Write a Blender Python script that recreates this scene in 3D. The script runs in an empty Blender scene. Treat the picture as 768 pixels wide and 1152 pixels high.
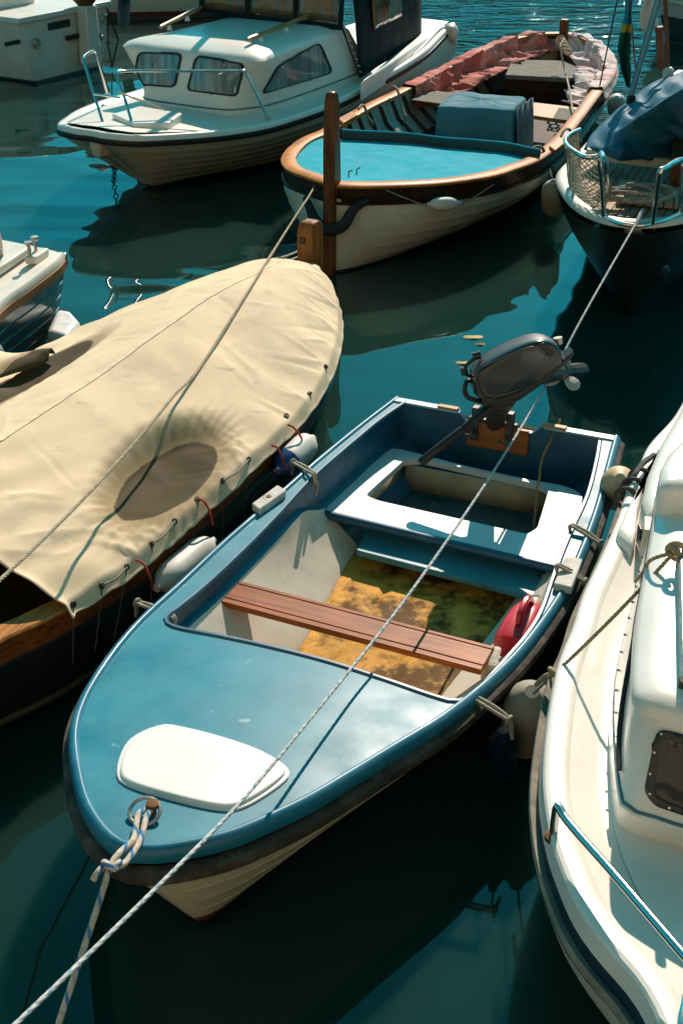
import bpy, math, random
from mathutils import Vector, Matrix, noise as mn
from mathutils.geometry import delaunay_2d_cdt

random.seed(7)
SC = bpy.context.scene
COL = SC.collection
R = math.radians

# ------------------------------------------------------------------ camera model
CAM_H, CAM_PITCH, CAM_F = 3.75, R(29.2), 1529.0      # metres, radians, focal length for a 1152 px high frame
_cp, _sp = math.cos(CAM_PITCH), math.sin(CAM_PITCH)

def W(px, py, z):
    """World point at height z seen at photo position (px, py)."""
    u = (px - 384) / CAM_F
    v = (576 - py) / CAM_F
    d = Vector((u, _cp + v * _sp, -_sp + v * _cp))
    t = (z - CAM_H) / d.z
    return Vector((0, 0, CAM_H)) + d * t

def Wd(px, py, y):
    """World point at distance y ahead of the quay seen at photo position (px, py)."""
    u = (px - 384) / CAM_F
    v = (576 - py) / CAM_F
    d = Vector((u, _cp + v * _sp, -_sp + v * _cp))
    return Vector((0, 0, CAM_H)) + d * (y / d.y)

class Frame:
    """Boat frame: origin on the water, forward direction; v grows to the forward's left-hand normal."""
    def __init__(s, o, f):
        s.o = Vector((o.x, o.y, 0)); s.f = Vector((f.x, f.y, 0)).normalized()
        s.r = Vector((-s.f.y, s.f.x, 0))
    def w(s, u, v, z):
        p = s.o + s.f * u + s.r * v
        return Vector((p.x, p.y, z))
    def l(s, p):
        d = p - s.o
        return (d.dot(s.f), d.dot(s.r))
    def px(s, px, py, zf):
        z = zf if not callable(zf) else zf(0.0)
        if callable(zf): z = .6
        for _ in range(14):
            u, v = s.l(W(px, py, z))
            if not callable(zf): break
            z = z * .5 + zf(u) * .5
        return (u, v)

# ------------------------------------------------------------------ curves
def lerp(a, b, t): return a + (b - a) * t
def sstep(a, b, x):
    t = min(1, max(0, (x - a) / (b - a))); return t * t * (3 - 2 * t)

def catmull(pts, n=8, closed=False):
    P = [Vector(p) for p in pts]; N = len(P); out = []
    rng = range(N) if closed else range(N - 1)
    for i in rng:
        p1, p2 = P[i], P[(i + 1) % N]
        p0 = P[i - 1] if (closed or i > 0) else p1 * 2 - p2
        p3 = P[(i + 2) % N] if (closed or i + 2 < N) else p2 * 2 - p1
        a = (p1 - p0).length ** .5 or 1e-6; b = (p2 - p1).length ** .5 or 1e-6; c = (p3 - p2).length ** .5 or 1e-6
        m1 = (p2 - p1) + ((p1 - p0) / a - (p2 - p0) / (a + b)) * b
        m2 = (p2 - p1) + ((p3 - p2) / c - (p3 - p1) / (b + c)) * b
        for k in range(n):
            t = k / n
            out.append(p1 * (2*t**3 - 3*t*t + 1) + m1 * (t**3 - 2*t*t + t) + p2 * (-2*t**3 + 3*t*t) + m2 * (t**3 - t*t))
    if not closed: out.append(P[-1].copy())
    return out

def resample(pts, n, closed=False):
    P = list(pts) + ([pts[0]] if closed else [])
    L = [0]
    for i in range(1, len(P)): L.append(L[-1] + (P[i] - P[i-1]).length)
    out = []; j = 0; cnt = n if closed else n - 1
    for k in range(n):
        d = L[-1] * k / cnt
        while j < len(L) - 2 and L[j+1] < d: j += 1
        t = (d - L[j]) / max(1e-9, L[j+1] - L[j])
        out.append(P[j].lerp(P[j+1], min(1, max(0, t))))
    return out

def smooth(pts, n, closed=False): return resample(catmull(pts, 10, closed), n, closed)

def round_poly(pts, r, n=4):
    """Round the corners of a polygon (list of 2D or 3D vectors); r may be a list."""
    P = [Vector(p) for p in pts]; out = []
    for i, p in enumerate(P):
        a, b = P[i-1] - p, P[(i+1) % len(P)] - p
        rr = r[i] if isinstance(r, (list, tuple)) else r
        ra = min(rr, a.length * .48); rb = min(rr, b.length * .48)
        s, e = p + a.normalized() * ra, p + b.normalized() * rb
        for k in range(n + 1):
            t = k / n
            out.append(s * (1-t)**2 + p * (2*t*(1-t)) + e * t*t)
    return out

def inside(p, poly):
    c = False; n = len(poly); x, y = p[0], p[1]; j = n - 1
    for i in range(n):
        xi, yi, xj, yj = poly[i][0], poly[i][1], poly[j][0], poly[j][1]
        if (yi > y) != (yj > y) and x < (xj - xi) * (y - yi) / (yj - yi) + xi: c = not c
        j = i
    return c

def sag(a, b, s, n=24):
    return [a.lerp(b, i / n) - Vector((0, 0, s * 4 * (i / n) * (1 - i / n))) for i in range(n + 1)]

# ------------------------------------------------------------------ mesh builder
class MB:
    def __init__(s): s.v = []; s.f = []; s.uv = {}
    def add(s, vs, fs):
        o = len(s.v); s.v += [Vector(v) for v in vs]; s.f += [tuple(i + o for i in f) for f in fs]; return o
    def loft(s, rings, closed=True, caps=(True, True)):
        n = len(rings[0]); vs = [p for r in rings for p in r]; fs = []
        m = n if closed else n - 1
        for i in range(len(rings) - 1):
            for j in range(m):
                k = (j + 1) % n
                fs.append((i*n + j, i*n + k, (i+1)*n + k, (i+1)*n + j))
        if closed and caps[0]: fs.append(tuple(reversed(range(n))))
        if closed and caps[1]: fs.append(tuple(range((len(rings)-1)*n, len(rings)*n)))
        s.add(vs, fs); return s
    def tube(s, pts, r, n=8, closed=False, caps=True):
        P = [Vector(p) for p in pts]; N = len(P); rings = []
        T = []
        for i in range(N):
            if closed: t = P[(i+1) % N] - P[i-1]
            else: t = P[min(i+1, N-1)] - P[max(i-1, 0)]
            T.append(t.normalized() if t.length > 1e-9 else Vector((0, 0, 1)))
        a = Vector((0, 0, 1)) if abs(T[0].z) < .9 else Vector((1, 0, 0))
        x = T[0].cross(a).normalized()
        d = 0; o = len(s.v); acc = []
        for i in range(N):
            if i: d += (P[i] - P[i-1]).length
            acc.append(d)
            x = (x - T[i] * x.dot(T[i])).normalized(); y = T[i].cross(x)
            rr = r[i] if isinstance(r, (list, tuple)) else r
            rings.append([P[i] + (x * math.cos(k * 2*math.pi/n) + y * math.sin(k * 2*math.pi/n)) * rr for k in range(n)])
        if closed: rings.append(rings[0]); acc.append(d)
        f0 = len(s.f)
        s.loft(rings, True, (caps and not closed, caps and not closed))
        q = 0
        for i in range(len(rings) - 1):
            for j in range(n):
                s.uv[f0 + q] = ((acc[i], j/n), (acc[i], (j+1)/n), (acc[i+1], (j+1)/n), (acc[i+1], j/n)); q += 1
        return s
    def rope(s, pts, r, pitch=.07, strands=3, step=.006, n=6, lay=.52):
        """Laid rope: helical strands round the path."""
        P = [Vector(p) for p in pts]
        L = sum((P[i+1] - P[i]).length for i in range(len(P)-1))
        C = resample(P, max(4, int(L / step)))
        T = [(C[min(i+1, len(C)-1)] - C[max(i-1, 0)]).normalized() for i in range(len(C))]
        a = Vector((0, 0, 1)) if abs(T[0].z) < .9 else Vector((1, 0, 0))
        x = T[0].cross(a).normalized(); fr = []
        for i in range(len(C)):
            x = (x - T[i] * x.dot(T[i])).normalized(); fr.append((x, T[i].cross(x)))
        dl = L / (len(C) - 1)
        for k in range(strands):
            path = []
            for i in range(len(C)):
                ph = 2*math.pi * (i * dl / pitch + k / strands)
                path.append(C[i] + (fr[i][0] * math.cos(ph) + fr[i][1] * math.sin(ph)) * r * lay)
            s.tube(path, r * (1.06 - lay), n)
        return s
    def box(s, c, sx, sy, sz, M=None):
        c = Vector(c); M = M or Matrix.Identity(3)
        vs = [c + M @ Vector((x*sx/2, y*sy/2, z*sz/2)) for x in (-1, 1) for y in (-1, 1) for z in (-1, 1)]
        s.add(vs, [(0,1,3,2), (4,6,7,5), (0,4,5,1), (2,3,7,6), (0,2,6,4), (1,5,7,3)]); return s
    def prism(s, poly, z0, z1, inset=0):
        """Solid from a polygon of 3D points; z0, z1 added to (or, if callable, evaluated at) each point."""
        g0 = z0 if callable(z0) else (lambda p: z0); g1 = z1 if callable(z1) else (lambda p: z1)
        lo = [Vector((p[0], p[1], g0(p))) for p in poly]; hi = [Vector((p[0], p[1], g1(p))) for p in poly]
        s.loft([lo, hi]); return s
    def sheet(s, outer, holes, zf, step, under=None):
        """Triangulated sheet over a 2D region with its height from zf(x, y)."""
        outer = [Vector((p[0], p[1])) for p in outer]; holes = [[Vector((p[0], p[1])) for p in h] for h in holes]
        pts = list(outer); edges = [(i, (i+1) % len(outer)) for i in range(len(outer))]
        for h in holes:
            o = len(pts); pts += h; edges += [(o+i, o+(i+1) % len(h)) for i in range(len(h))]
        nb = len(pts); bpts = list(pts)
        x0, x1 = min(p.x for p in outer), max(p.x for p in outer); y0, y1 = min(p.y for p in outer), max(p.y for p in outer)
        cell = {}
        for p in bpts: cell.setdefault((int(p.x // step), int(p.y // step)), []).append(p)
        j = 0; y = y0 + step / 2
        while y < y1:
            x = x0 + step * (.25 + .5 * (j % 2))
            while x < x1:
                q = Vector((x, y))
                if inside(q, outer) and not any(inside(q, h) for h in holes):
                    cx, cy = int(q.x // step), int(q.y // step)
                    if not any((q - p).length < step * .45 for a in (-1, 0, 1) for b in (-1, 0, 1) for p in cell.get((cx+a, cy+b), ())):
                        pts.append(q)
                x += step
            y += step * .87; j += 1
        rv, re, rf, *_ = delaunay_2d_cdt(pts, edges, [], 0, 1e-6)
        fs = []
        for f in rf:
            c = sum((rv[i] for i in f), Vector((0, 0))) / len(f)
            if inside(c, outer) and not any(inside(c, h) for h in holes):
                a, b, d = rv[f[0]], rv[f[1]], rv[f[2]]
                if (b-a).cross(d-a) < 0: f = list(reversed(f))
                fs.append(tuple(f))
        s.add([Vector((p.x, p.y, zf(p.x, p.y))) for p in rv], fs)
        return s
    def lathe(s, prof, c=(0, 0, 0), axis=(0, 0, 1), n=20, caps=(True, True)):
        """prof: list of (distance along axis, radius)."""
        A = Vector(axis).normalized(); a = Vector((0, 0, 1)) if abs(A.z) < .9 else Vector((1, 0, 0))
        x = A.cross(a).normalized(); y = A.cross(x); c = Vector(c)
        s.loft([[c + A * d + (x * math.cos(k*2*math.pi/n) + y * math.sin(k*2*math.pi/n)) * r for k in range(n)] for d, r in prof], True, caps)
        return s
    def torus(s, c, Rr, r, axis=(0, 0, 1), n=28, m=8):
        A = Vector(axis).normalized(); a = Vector((0, 0, 1)) if abs(A.z) < .9 else Vector((1, 0, 0))
        x = A.cross(a).normalized(); y = A.cross(x); c = Vector(c)
        return s.tube([c + (x * math.cos(k*2*math.pi/n) + y * math.sin(k*2*math.pi/n)) * Rr for k in range(n)], r, m, closed=True)
    def build(s, name, mat, parent=None, sharp=35, bevel=0, seg=2, flat=False, solid=0, sub=0, fix=True):
        root = parent
        while root is not None and root.parent is not None: root = root.parent
        off = root.location if root is not None else Vector((0, 0, 0))
        me = bpy.data.meshes.new(name)
        me.from_pydata([tuple(v - off) for v in s.v], [], s.f)
        if s.uv:
            uvl = me.uv_layers.new(name='UVMap')
            for fi, uvs in s.uv.items():
                p = me.polygons[fi]
                for k, li in enumerate(p.loop_indices): uvl.data[li].uv = uvs[k]
        if fix:
            import bmesh
            bm = bmesh.new(); bm.from_mesh(me); bmesh.ops.recalc_face_normals(bm, faces=bm.faces); bm.to_mesh(me); bm.free()
        if not flat:
            me.polygons.foreach_set('use_smooth', [True] * len(me.polygons))
            me.set_sharp_from_angle(angle=R(sharp))
        for m in (mat if isinstance(mat, (list, tuple)) else [mat]): me.materials.append(m)
        me.update()
        o = bpy.data.objects.new(name, me); COL.objects.link(o)
        if parent is not None: o.parent = parent
        if solid:
            md = o.modifiers.new('thick', 'SOLIDIFY'); md.thickness = solid; md.offset = -1
        if bevel:
            md = o.modifiers.new('bevel', 'BEVEL'); md.width = bevel; md.segments = seg; md.limit_method = 'ANGLE'; md.angle_limit = R(40)
            md.harden_normals = False
        if sub:
            md = o.modifiers.new('sub', 'SUBSURF'); md.levels = sub; md.render_levels = sub
        return o

def thing(name, label, cat, loc=(0, 0, 0), group=None, rot=None):
    o = bpy.data.objects.new(name, None); COL.objects.link(o)
    o.location = Vector(loc); o.empty_display_size = .1
    if rot is not None: o.rotation_euler = rot
    o['label'] = label; o['category'] = cat
    if group: o['group'] = group
    return o

def tag(o, label, cat, group=None):
    o['label'] = label; o['category'] = cat
    if group: o['group'] = group
    return o

def single(name, mb, mat, label, cat, group=None, **kw):
    """A thing that is one mesh, with its origin at the middle of its underside."""
    xs = [v.x for v in mb.v]; ys = [v.y for v in mb.v]; zs = [v.z for v in mb.v]
    c = Vector(((min(xs)+max(xs))/2, (min(ys)+max(ys))/2, min(zs)))
    mb.v = [v - c for v in mb.v]
    o = mb.build(name, mat, None, **kw); o.location = c
    return tag(o, label, cat, group)

# ------------------------------------------------------------------ materials
def N(nt, typ, **kw):
    n = nt.nodes.new(typ)
    for k, v in kw.items():
        if k.startswith('i_'):
            key = k[2:].replace('_', ' '); key = int(key) if key.isdigit() else key
            n.inputs[key].default_value = v
        else: setattr(n, k, v)
    return n

def c4(c): return (c[0], c[1], c[2], 1)

def mat(name, col, rough=.5, metal=0.0, var=.12, vs=5.0, bump=0.0, bs=60.0, dirt=None, dirt_amt=.35, ds=3.0, dlo=.48, dhi=.72,
        coat=0.0, spec=.5, stretch=None, rvar=.15, flecks=None, fs=40.0, famt=.7, ang=0.0, trans=0.0, sheen=0.0):
    m = bpy.data.materials.new(name); m.use_nodes = True; nt = m.node_tree; L = nt.links.new
    b = nt.nodes['Principled BSDF']
    tc = N(nt, 'ShaderNodeTexCoord'); mp = N(nt, 'ShaderNodeMapping')
    L(tc.outputs['Object'], mp.inputs[0])
    mp.inputs['Rotation'].default_value = (0, 0, ang)
    if stretch: mp.inputs['Scale'].default_value = stretch
    n1 = N(nt, 'ShaderNodeTexNoise', i_Scale=vs, i_Detail=6.0, i_Roughness=.62); L(mp.outputs[0], n1.inputs['Vector'])
    r1 = N(nt, 'ShaderNodeValToRGB')
    r1.color_ramp.elements[0].position = .3; r1.color_ramp.elements[1].position = .72
    r1.color_ramp.elements[0].color = c4([x * (1 - var) for x in col]); r1.color_ramp.elements[1].color = c4([min(.95, x * (1 + var)) for x in col])
    L(n1.outputs[0], r1.inputs[0]); out = r1.outputs[0]
    if dirt is not None:
        n2 = N(nt, 'ShaderNodeTexNoise', i_Scale=ds, i_Detail=9.0, i_Roughness=.7); L(mp.outputs[0], n2.inputs['Vector'])
        r2 = N(nt, 'ShaderNodeValToRGB'); r2.color_ramp.elements[0].position = dlo; r2.color_ramp.elements[1].position = dhi
        r2.color_ramp.elements[0].color = (0, 0, 0, 1); r2.color_ramp.elements[1].color = c4([dirt_amt] * 3)
        L(n2.outputs[0], r2.inputs[0])
        mx = N(nt, 'ShaderNodeMix', data_type='RGBA'); L(r2.outputs[0], mx.inputs[0]); L(out, mx.inputs[6]); mx.inputs[7].default_value = c4(dirt); out = mx.outputs[2]
    if flecks is not None:
        n3 = N(nt, 'ShaderNodeTexNoise', i_Scale=fs, i_Detail=3.0, i_Roughness=.6); L(tc.outputs['Object'], n3.inputs['Vector'])
        r3 = N(nt, 'ShaderNodeValToRGB'); r3.color_ramp.elements[0].position = .68; r3.color_ramp.elements[1].position = .74
        r3.color_ramp.elements[0].color = (0, 0, 0, 1); r3.color_ramp.elements[1].color = c4([famt] * 3)
        L(n3.outputs[0], r3.inputs[0])
        mx = N(nt, 'ShaderNodeMix', data_type='RGBA'); L(r3.outputs[0], mx.inputs[0]); L(out, mx.inputs[6]); mx.inputs[7].default_value = c4(flecks); out = mx.outputs[2]
    L(out, b.inputs['Base Color'])
    rr = N(nt, 'ShaderNodeMapRange'); rr.inputs['To Min'].default_value = max(.02, rough - rvar * rough * 2); rr.inputs['To Max'].default_value = min(1, rough + rvar * rough * 2)
    n4 = N(nt, 'ShaderNodeTexNoise', i_Scale=vs * 2.3, i_Detail=5.0); L(mp.outputs[0], n4.inputs['Vector'])
    L(n4.outputs[0], rr.inputs[0]); L(rr.outputs[0], b.inputs['Roughness'])
    b.inputs['Metallic'].default_value = metal; b.inputs['Coat Weight'].default_value = coat; b.inputs['Coat Roughness'].default_value = .08
    b.inputs['Specular IOR Level'].default_value = spec if (rough < .6 or spec != .5) else .15
    if sheen: b.inputs['Sheen Weight'].default_value = sheen
    if trans: b.inputs['Transmission Weight'].default_value = trans
    if bump:
        n5 = N(nt, 'ShaderNodeTexNoise', i_Scale=bs, i_Detail=6.0, i_Roughness=.6); L(mp.outputs[0], n5.inputs['Vector'])
        bp = N(nt, 'ShaderNodeBump', i_Strength=1.0, i_Distance=bump); L(n5.outputs[0], bp.inputs['Height']); L(bp.outputs[0], b.inputs['Normal'])
    m['out'] = ''
    return m

def wood(name, col, dark, ang=0.0, rough=.45, grain=9.0, coat=0.0, planks=0.0, bump=.0012, axis_z=False):
    """Grain along the local direction at angle ang (about z) to the x axis."""
    m = bpy.data.materials.new(name); m.use_nodes = True; nt = m.node_tree; L = nt.links.new
    b = nt.nodes['Principled BSDF']
    tc = N(nt, 'ShaderNodeTexCoord'); rot = N(nt, 'ShaderNodeVectorRotate', rotation_type='Z_AXIS'); rot.inputs['Angle'].default_value = -ang
    L(tc.outputs['Object'], rot.inputs['Vector'])
    mp = N(nt, 'ShaderNodeMapping'); L(rot.outputs[0], mp.inputs[0])
    mp.inputs['Scale'].default_value = (grain, grain, .5) if axis_z else (.55, grain, grain)
    n1 = N(nt, 'ShaderNodeTexNoise', i_Scale=4.0, i_Detail=9.0, i_Roughness=.65, i_Distortion=.4); L(mp.outputs[0], n1.inputs['Vector'])
    r1 = N(nt, 'ShaderNodeValToRGB'); e = r1.color_ramp.elements
    e[0].position = .34; e[0].color = c4(dark); e[1].position = .66; e[1].color = c4(col)
    x = r1.color_ramp.elements.new(.5); x.color = c4([(a*.65 + d*.35) for a, d in zip(col, dark)])
    L(n1.outputs[0], r1.inputs[0])
    n2 = N(nt, 'ShaderNodeTexNoise', i_Scale=2.2, i_Detail=5.0); L(tc.outputs['Object'], n2.inputs['Vector'])
    r2 = N(nt, 'ShaderNodeValToRGB'); r2.color_ramp.elements[0].position = .38; r2.color_ramp.elements[1].position = .7
    r2.color_ramp.elements[0].color = (.6, .58, .56, 1); r2.color_ramp.elements[1].color = (1.15, 1.12, 1.1, 1)
    L(n2.outputs[0], r2.inputs[0])
    mx = N(nt, 'ShaderNodeMix', data_type='RGBA', blend_type='MULTIPLY'); mx.inputs[0].default_value = 1; L(r1.outputs[0], mx.inputs[6]); L(r2.outputs[0], mx.inputs[7])
    L(mx.outputs[2], b.inputs['Base Color'])
    b.inputs['Roughness'].default_value = rough; b.inputs['Coat Weight'].default_value = coat * .35; b.inputs['Coat Roughness'].default_value = .2; b.inputs['Specular IOR Level'].default_value = .18
    bp = N(nt, 'ShaderNodeBump', i_Strength=1.0, i_Distance=bump); L(n1.outputs[0], bp.inputs['Height']); L(bp.outputs[0], b.inputs['Normal'])
    return m

def hull_mat(name, top, boot=None, below=(.12, .03, .025), zb=.04, zt=.10, rough=.35, dirt=(.35, .33, .2), coat=.2, scum=.5):
    """Painted hull: topsides, a boot stripe between zb and zt, antifouling below; weed and scum near the water."""
    m = bpy.data.materials.new(name); m.use_nodes = True; nt = m.node_tree; L = nt.links.new
    b = nt.nodes['Principled BSDF']
    g = N(nt, 'ShaderNodeNewGeometry'); sx = N(nt, 'ShaderNodeSeparateXYZ'); L(g.outputs['Position'], sx.inputs[0])
    tc = N(nt, 'ShaderNodeTexCoord')
    n1 = N(nt, 'ShaderNodeTexNoise', i_Scale=3.0, i_Detail=8.0, i_Roughness=.65); L(tc.outputs['Object'], n1.inputs['Vector'])
    mp = N(nt, 'ShaderNodeMapping'); mp.inputs['Scale'].default_value = (14, 14, 1.2); L(tc.outputs['Object'], mp.inputs[0])
    n2 = N(nt, 'ShaderNodeTexNoise', i_Scale=1.0, i_Detail=6.0, i_Roughness=.6); L(mp.outputs[0], n2.inputs['Vector'])   # run-down streaks
    ad = N(nt, 'ShaderNodeMath', operation='MULTIPLY_ADD'); L(n1.outputs[0], ad.inputs[0]); ad.inputs[1].default_value = .012; L(sx.outputs[2], ad.inputs[2])
    r1 = N(nt, 'ShaderNodeValToRGB'); r1.color_ramp.elements[0].color = c4([x*.88 for x in top]); r1.color_ramp.elements[1].color = c4([min(.9, x*1.06) for x in top])
    r1.color_ramp.elements[0].position = .3; r1.color_ramp.elements[1].position = .7; L(n1.outputs[0], r1.inputs[0])
    st = N(nt, 'ShaderNodeMapRange'); st.inputs['From Min'].default_value = .5; st.inputs['From Max'].default_value = .75; st.inputs['To Max'].default_value = .45
    L(n2.outputs[0], st.inputs[0])
    hz = N(nt, 'ShaderNodeMapRange'); hz.inputs['From Min'].default_value = .3; hz.inputs['From Max'].default_value = .0; hz.inputs['To Max'].default_value = scum; L(sx.outputs[2], hz.inputs[0])
    am = N(nt, 'ShaderNodeMath', operation='ADD'); L(st.outputs[0], am.inputs[0]); L(hz.outputs[0], am.inputs[1])
    mu = N(nt, 'ShaderNodeMath', operation='MULTIPLY'); L(am.outputs[0], mu.inputs[0]); L(n1.outputs[0], mu.inputs[1])
    mx = N(nt, 'ShaderNodeMix', data_type='RGBA'); L(mu.outputs[0], mx.inputs[0]); L(r1.outputs[0], mx.inputs[6]); mx.inputs[7].default_value = c4(dirt)
    out = mx.outputs[2]
    if boot is not None:
        gt = N(nt, 'ShaderNodeMath', operation='LESS_THAN'); L(ad.outputs[0], gt.inputs[0]); gt.inputs[1].default_value = zt
        mx = N(nt, 'ShaderNodeMix', data_type='RGBA'); L(gt.outputs[0], mx.inputs[0]); L(out, mx.inputs[6]); mx.inputs[7].default_value = c4(boot); out = mx.outputs[2]
    gt = N(nt, 'ShaderNodeMath', operation='LESS_THAN'); L(ad.outputs[0], gt.inputs[0]); gt.inputs[1].default_value = zb
    mx = N(nt, 'ShaderNodeMix', data_type='RGBA'); L(gt.outputs[0], mx.inputs[0]); L(out, mx.inputs[6]); mx.inputs[7].default_value = c4(below); out = mx.outputs[2]
    L(out, b.inputs['Base Color']); b.inputs['Roughness'].default_value = rough; b.inputs['Coat Weight'].default_value = coat
    return m

def rope_mat(name, col, col2=None, pitch=.05, rough=.85, frac=.25):
    """Fibre rope; col2 is a tracer yarn that winds round it."""
    m = bpy.data.materials.new(name); m.use_nodes = True; nt = m.node_tree; L = nt.links.new
    b = nt.nodes['Principled BSDF']; tc = N(nt, 'ShaderNodeTexCoord')
    n1 = N(nt, 'ShaderNodeTexNoise', i_Scale=35.0, i_Detail=5.0, i_Roughness=.7); L(tc.outputs['Object'], n1.inputs['Vector'])
    r1 = N(nt, 'ShaderNodeValToRGB'); r1.color_ramp.elements[0].color = c4([x*.55 for x in col]); r1.color_ramp.elements[1].color = c4([min(.9, x*1.2) for x in col])
    r1.color_ramp.elements[0].position = .3; r1.color_ramp.elements[1].position = .65; L(n1.outputs[0], r1.inputs[0]); out = r1.outputs[0]
    if col2 is not None:
        sx = N(nt, 'ShaderNodeSeparateXYZ'); L(tc.outputs['UV'], sx.inputs[0])
        a = N(nt, 'ShaderNodeMath', operation='MULTIPLY_ADD'); L(sx.outputs[0], a.inputs[0]); a.inputs[1].default_value = 1 / pitch; L(sx.outputs[1], a.inputs[2])
        f = N(nt, 'ShaderNodeMath', operation='FRACT'); L(a.outputs[0], f.inputs[0])
        lt = N(nt, 'ShaderNodeMath', operation='LESS_THAN'); L(f.outputs[0], lt.inputs[0]); lt.inputs[1].default_value = frac
        mx = N(nt, 'ShaderNodeMix', data_type='RGBA'); L(lt.outputs[0], mx.inputs[0]); L(out, mx.inputs[6]); mx.inputs[7].default_value = c4(col2); out = mx.outputs[2]
    L(out, b.inputs['Base Color']); b.inputs['Roughness'].default_value = rough
    w = N(nt, 'ShaderNodeTexNoise', i_Scale=220.0, i_Detail=3.0); L(tc.outputs['Object'], w.inputs['Vector'])
    bp = N(nt, 'ShaderNodeBump', i_Strength=1.0, i_Distance=.002); L(w.outputs[0], bp.inputs['Height']); L(bp.outputs[0], b.inputs['Normal'])
    return m

# ------------------------------------------------------------------ boats: shared shapes
def normals2d(P, closed=False):
    out = []; n = len(P)
    for i in range(n):
        a = P[i-1] if (closed or i > 0) else P[i]; b = P[(i+1) % n] if (closed or i < n-1) else P[i]
        t = Vector((b.x - a.x, b.y - a.y)); t = t.normalized() if t.length > 1e-9 else Vector((1, 0))
        out.append(Vector((t.y, -t.x)))
    return out

def sweep(mb, P, prof, closed=False, flip=1, ring_closed=False):
    """Sweep a profile of (outward, up) along a horizontal-ish 3D path."""
    nn = normals2d(P, closed); rings = []
    for p, n in zip(P, nn):
        rings.append([Vector((p.x + n.x * o * flip, p.y + n.y * o * flip, p.z + u)) for o, u in prof])
    if closed: rings.append(rings[0])
    mb.loft(rings, ring_closed, (ring_closed, ring_closed)); return mb

def hull_mesh(fr, left, right, zs, rake=.3, srake=0.0, k_mid=.86, k_bow=.35, k_stern=.9, depth=.25, strakes=0, lap=.010, drop=0.0, power=1.5, nlev=9):
    """left/right: sheer lines stern -> bow as lists of (u, v). Returns the mesh of the outside of the hull, transom included."""
    mb = MB(); ub = max(p[0] for p in left + right); u0 = min(left[0][0], right[0][0])
    lev = []
    if strakes:
        for k in range(strakes):
            lev.append((k / strakes, lap)); lev.append(((k + 1) / strakes - .0001, lap * .1 + .002))
        lev.append((1.0, 0.0))
    else:
        lev = [(k / nlev, 0.0) for k in range(nlev + 1)]
    lev += [(1.0 + q, 0.0) for q in (.25, .5, .75, 1.0)]
    sides = []
    for side in (left, right):
        rings = []
        for t, off in lev:
            ring = []
            for (u, v) in side:
                s = (u - u0) / (ub - u0)
                kw = lerp(lerp(k_stern, k_mid, sstep(0, .4, s)), k_bow, sstep(.45, 1, s))
                tt = min(t, 1.0)
                k = 1 - (1 - kw) * tt ** power
                z = (zs(u) - drop) * (1 - tt)
                uu = u - rake * tt * s ** 4 + srake * tt * (1 - s) ** 4
                if t > 1:
                    q = t - 1; k = kw * (1 - q) ** .7 + .012 * (q > .99); z = -depth * q; uu -= rake * .5 * q * s ** 4
                vv = v * k; vv += off * (1 if v > 0 else -1) * min(1, abs(v) * 8)
                ring.append(fr.w(uu, vv, z))
            rings.append(ring)
        sides.append(rings)
    mb.loft(sides[0], False); mb.loft(sides[1], False)
    a = [r[0] for r in sides[0]]; b = [r[0] for r in sides[1]]
    if (a[0] - b[0]).length > .02: mb.loft([a, b], False)
    return mb

def oline(fr, pts, zs, n):
    """Sheer line in boat coordinates from photo positions, resampled."""
    P = [Vector(fr.px(x, y, zs)) for x, y in pts]
    return [tuple(p) for p in smooth(P, n)]

def scratches(m, col, amt=.5, sc=9.0):
    """Fine scuffs in two directions laid over a material's colour."""
    nt = m.node_tree; L = nt.links.new; b = nt.nodes['Principled BSDF']; src = b.inputs['Base Color'].links[0].from_socket
    tc = N(nt, 'ShaderNodeTexCoord')
    for a, st in ((.5, (1.2, 38, 1)), (1.7, (.9, 52, 1)), (2.6, (1.6, 30, 1))):
        rt = N(nt, 'ShaderNodeVectorRotate', rotation_type='Z_AXIS'); rt.inputs['Angle'].default_value = a; L(tc.outputs['Object'], rt.inputs['Vector'])
        mp = N(nt, 'ShaderNodeMapping'); mp.inputs['Scale'].default_value = st; mp.inputs['Location'].default_value = (a * 3, a, 0); L(rt.outputs[0], mp.inputs[0])
        n = N(nt, 'ShaderNodeTexNoise', i_Scale=1.6, i_Detail=5.0, i_Roughness=.7); L(mp.outputs[0], n.inputs['Vector'])
        r = N(nt, 'ShaderNodeValToRGB'); r.color_ramp.elements[0].position = .66; r.color_ramp.elements[0].color = (0, 0, 0, 1); r.color_ramp.elements[1].position = .74; r.color_ramp.elements[1].color = c4([amt] * 3)
        L(n.outputs[0], r.inputs[0]); mx = N(nt, 'ShaderNodeMix', data_type='RGBA'); L(r.outputs[0], mx.inputs[0]); L(src, mx.inputs[6]); mx.inputs[7].default_value = c4(col); src = mx.outputs[2]
    L(src, b.inputs['Base Color'])
SKY_STRENGTH, EXPOSURE = .145, .27
SKY_TINT = (.04, .78, 1.02)
WATER_COL = (.009, .036, .028)
SGN_D, SGN_I = 1, 1
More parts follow.
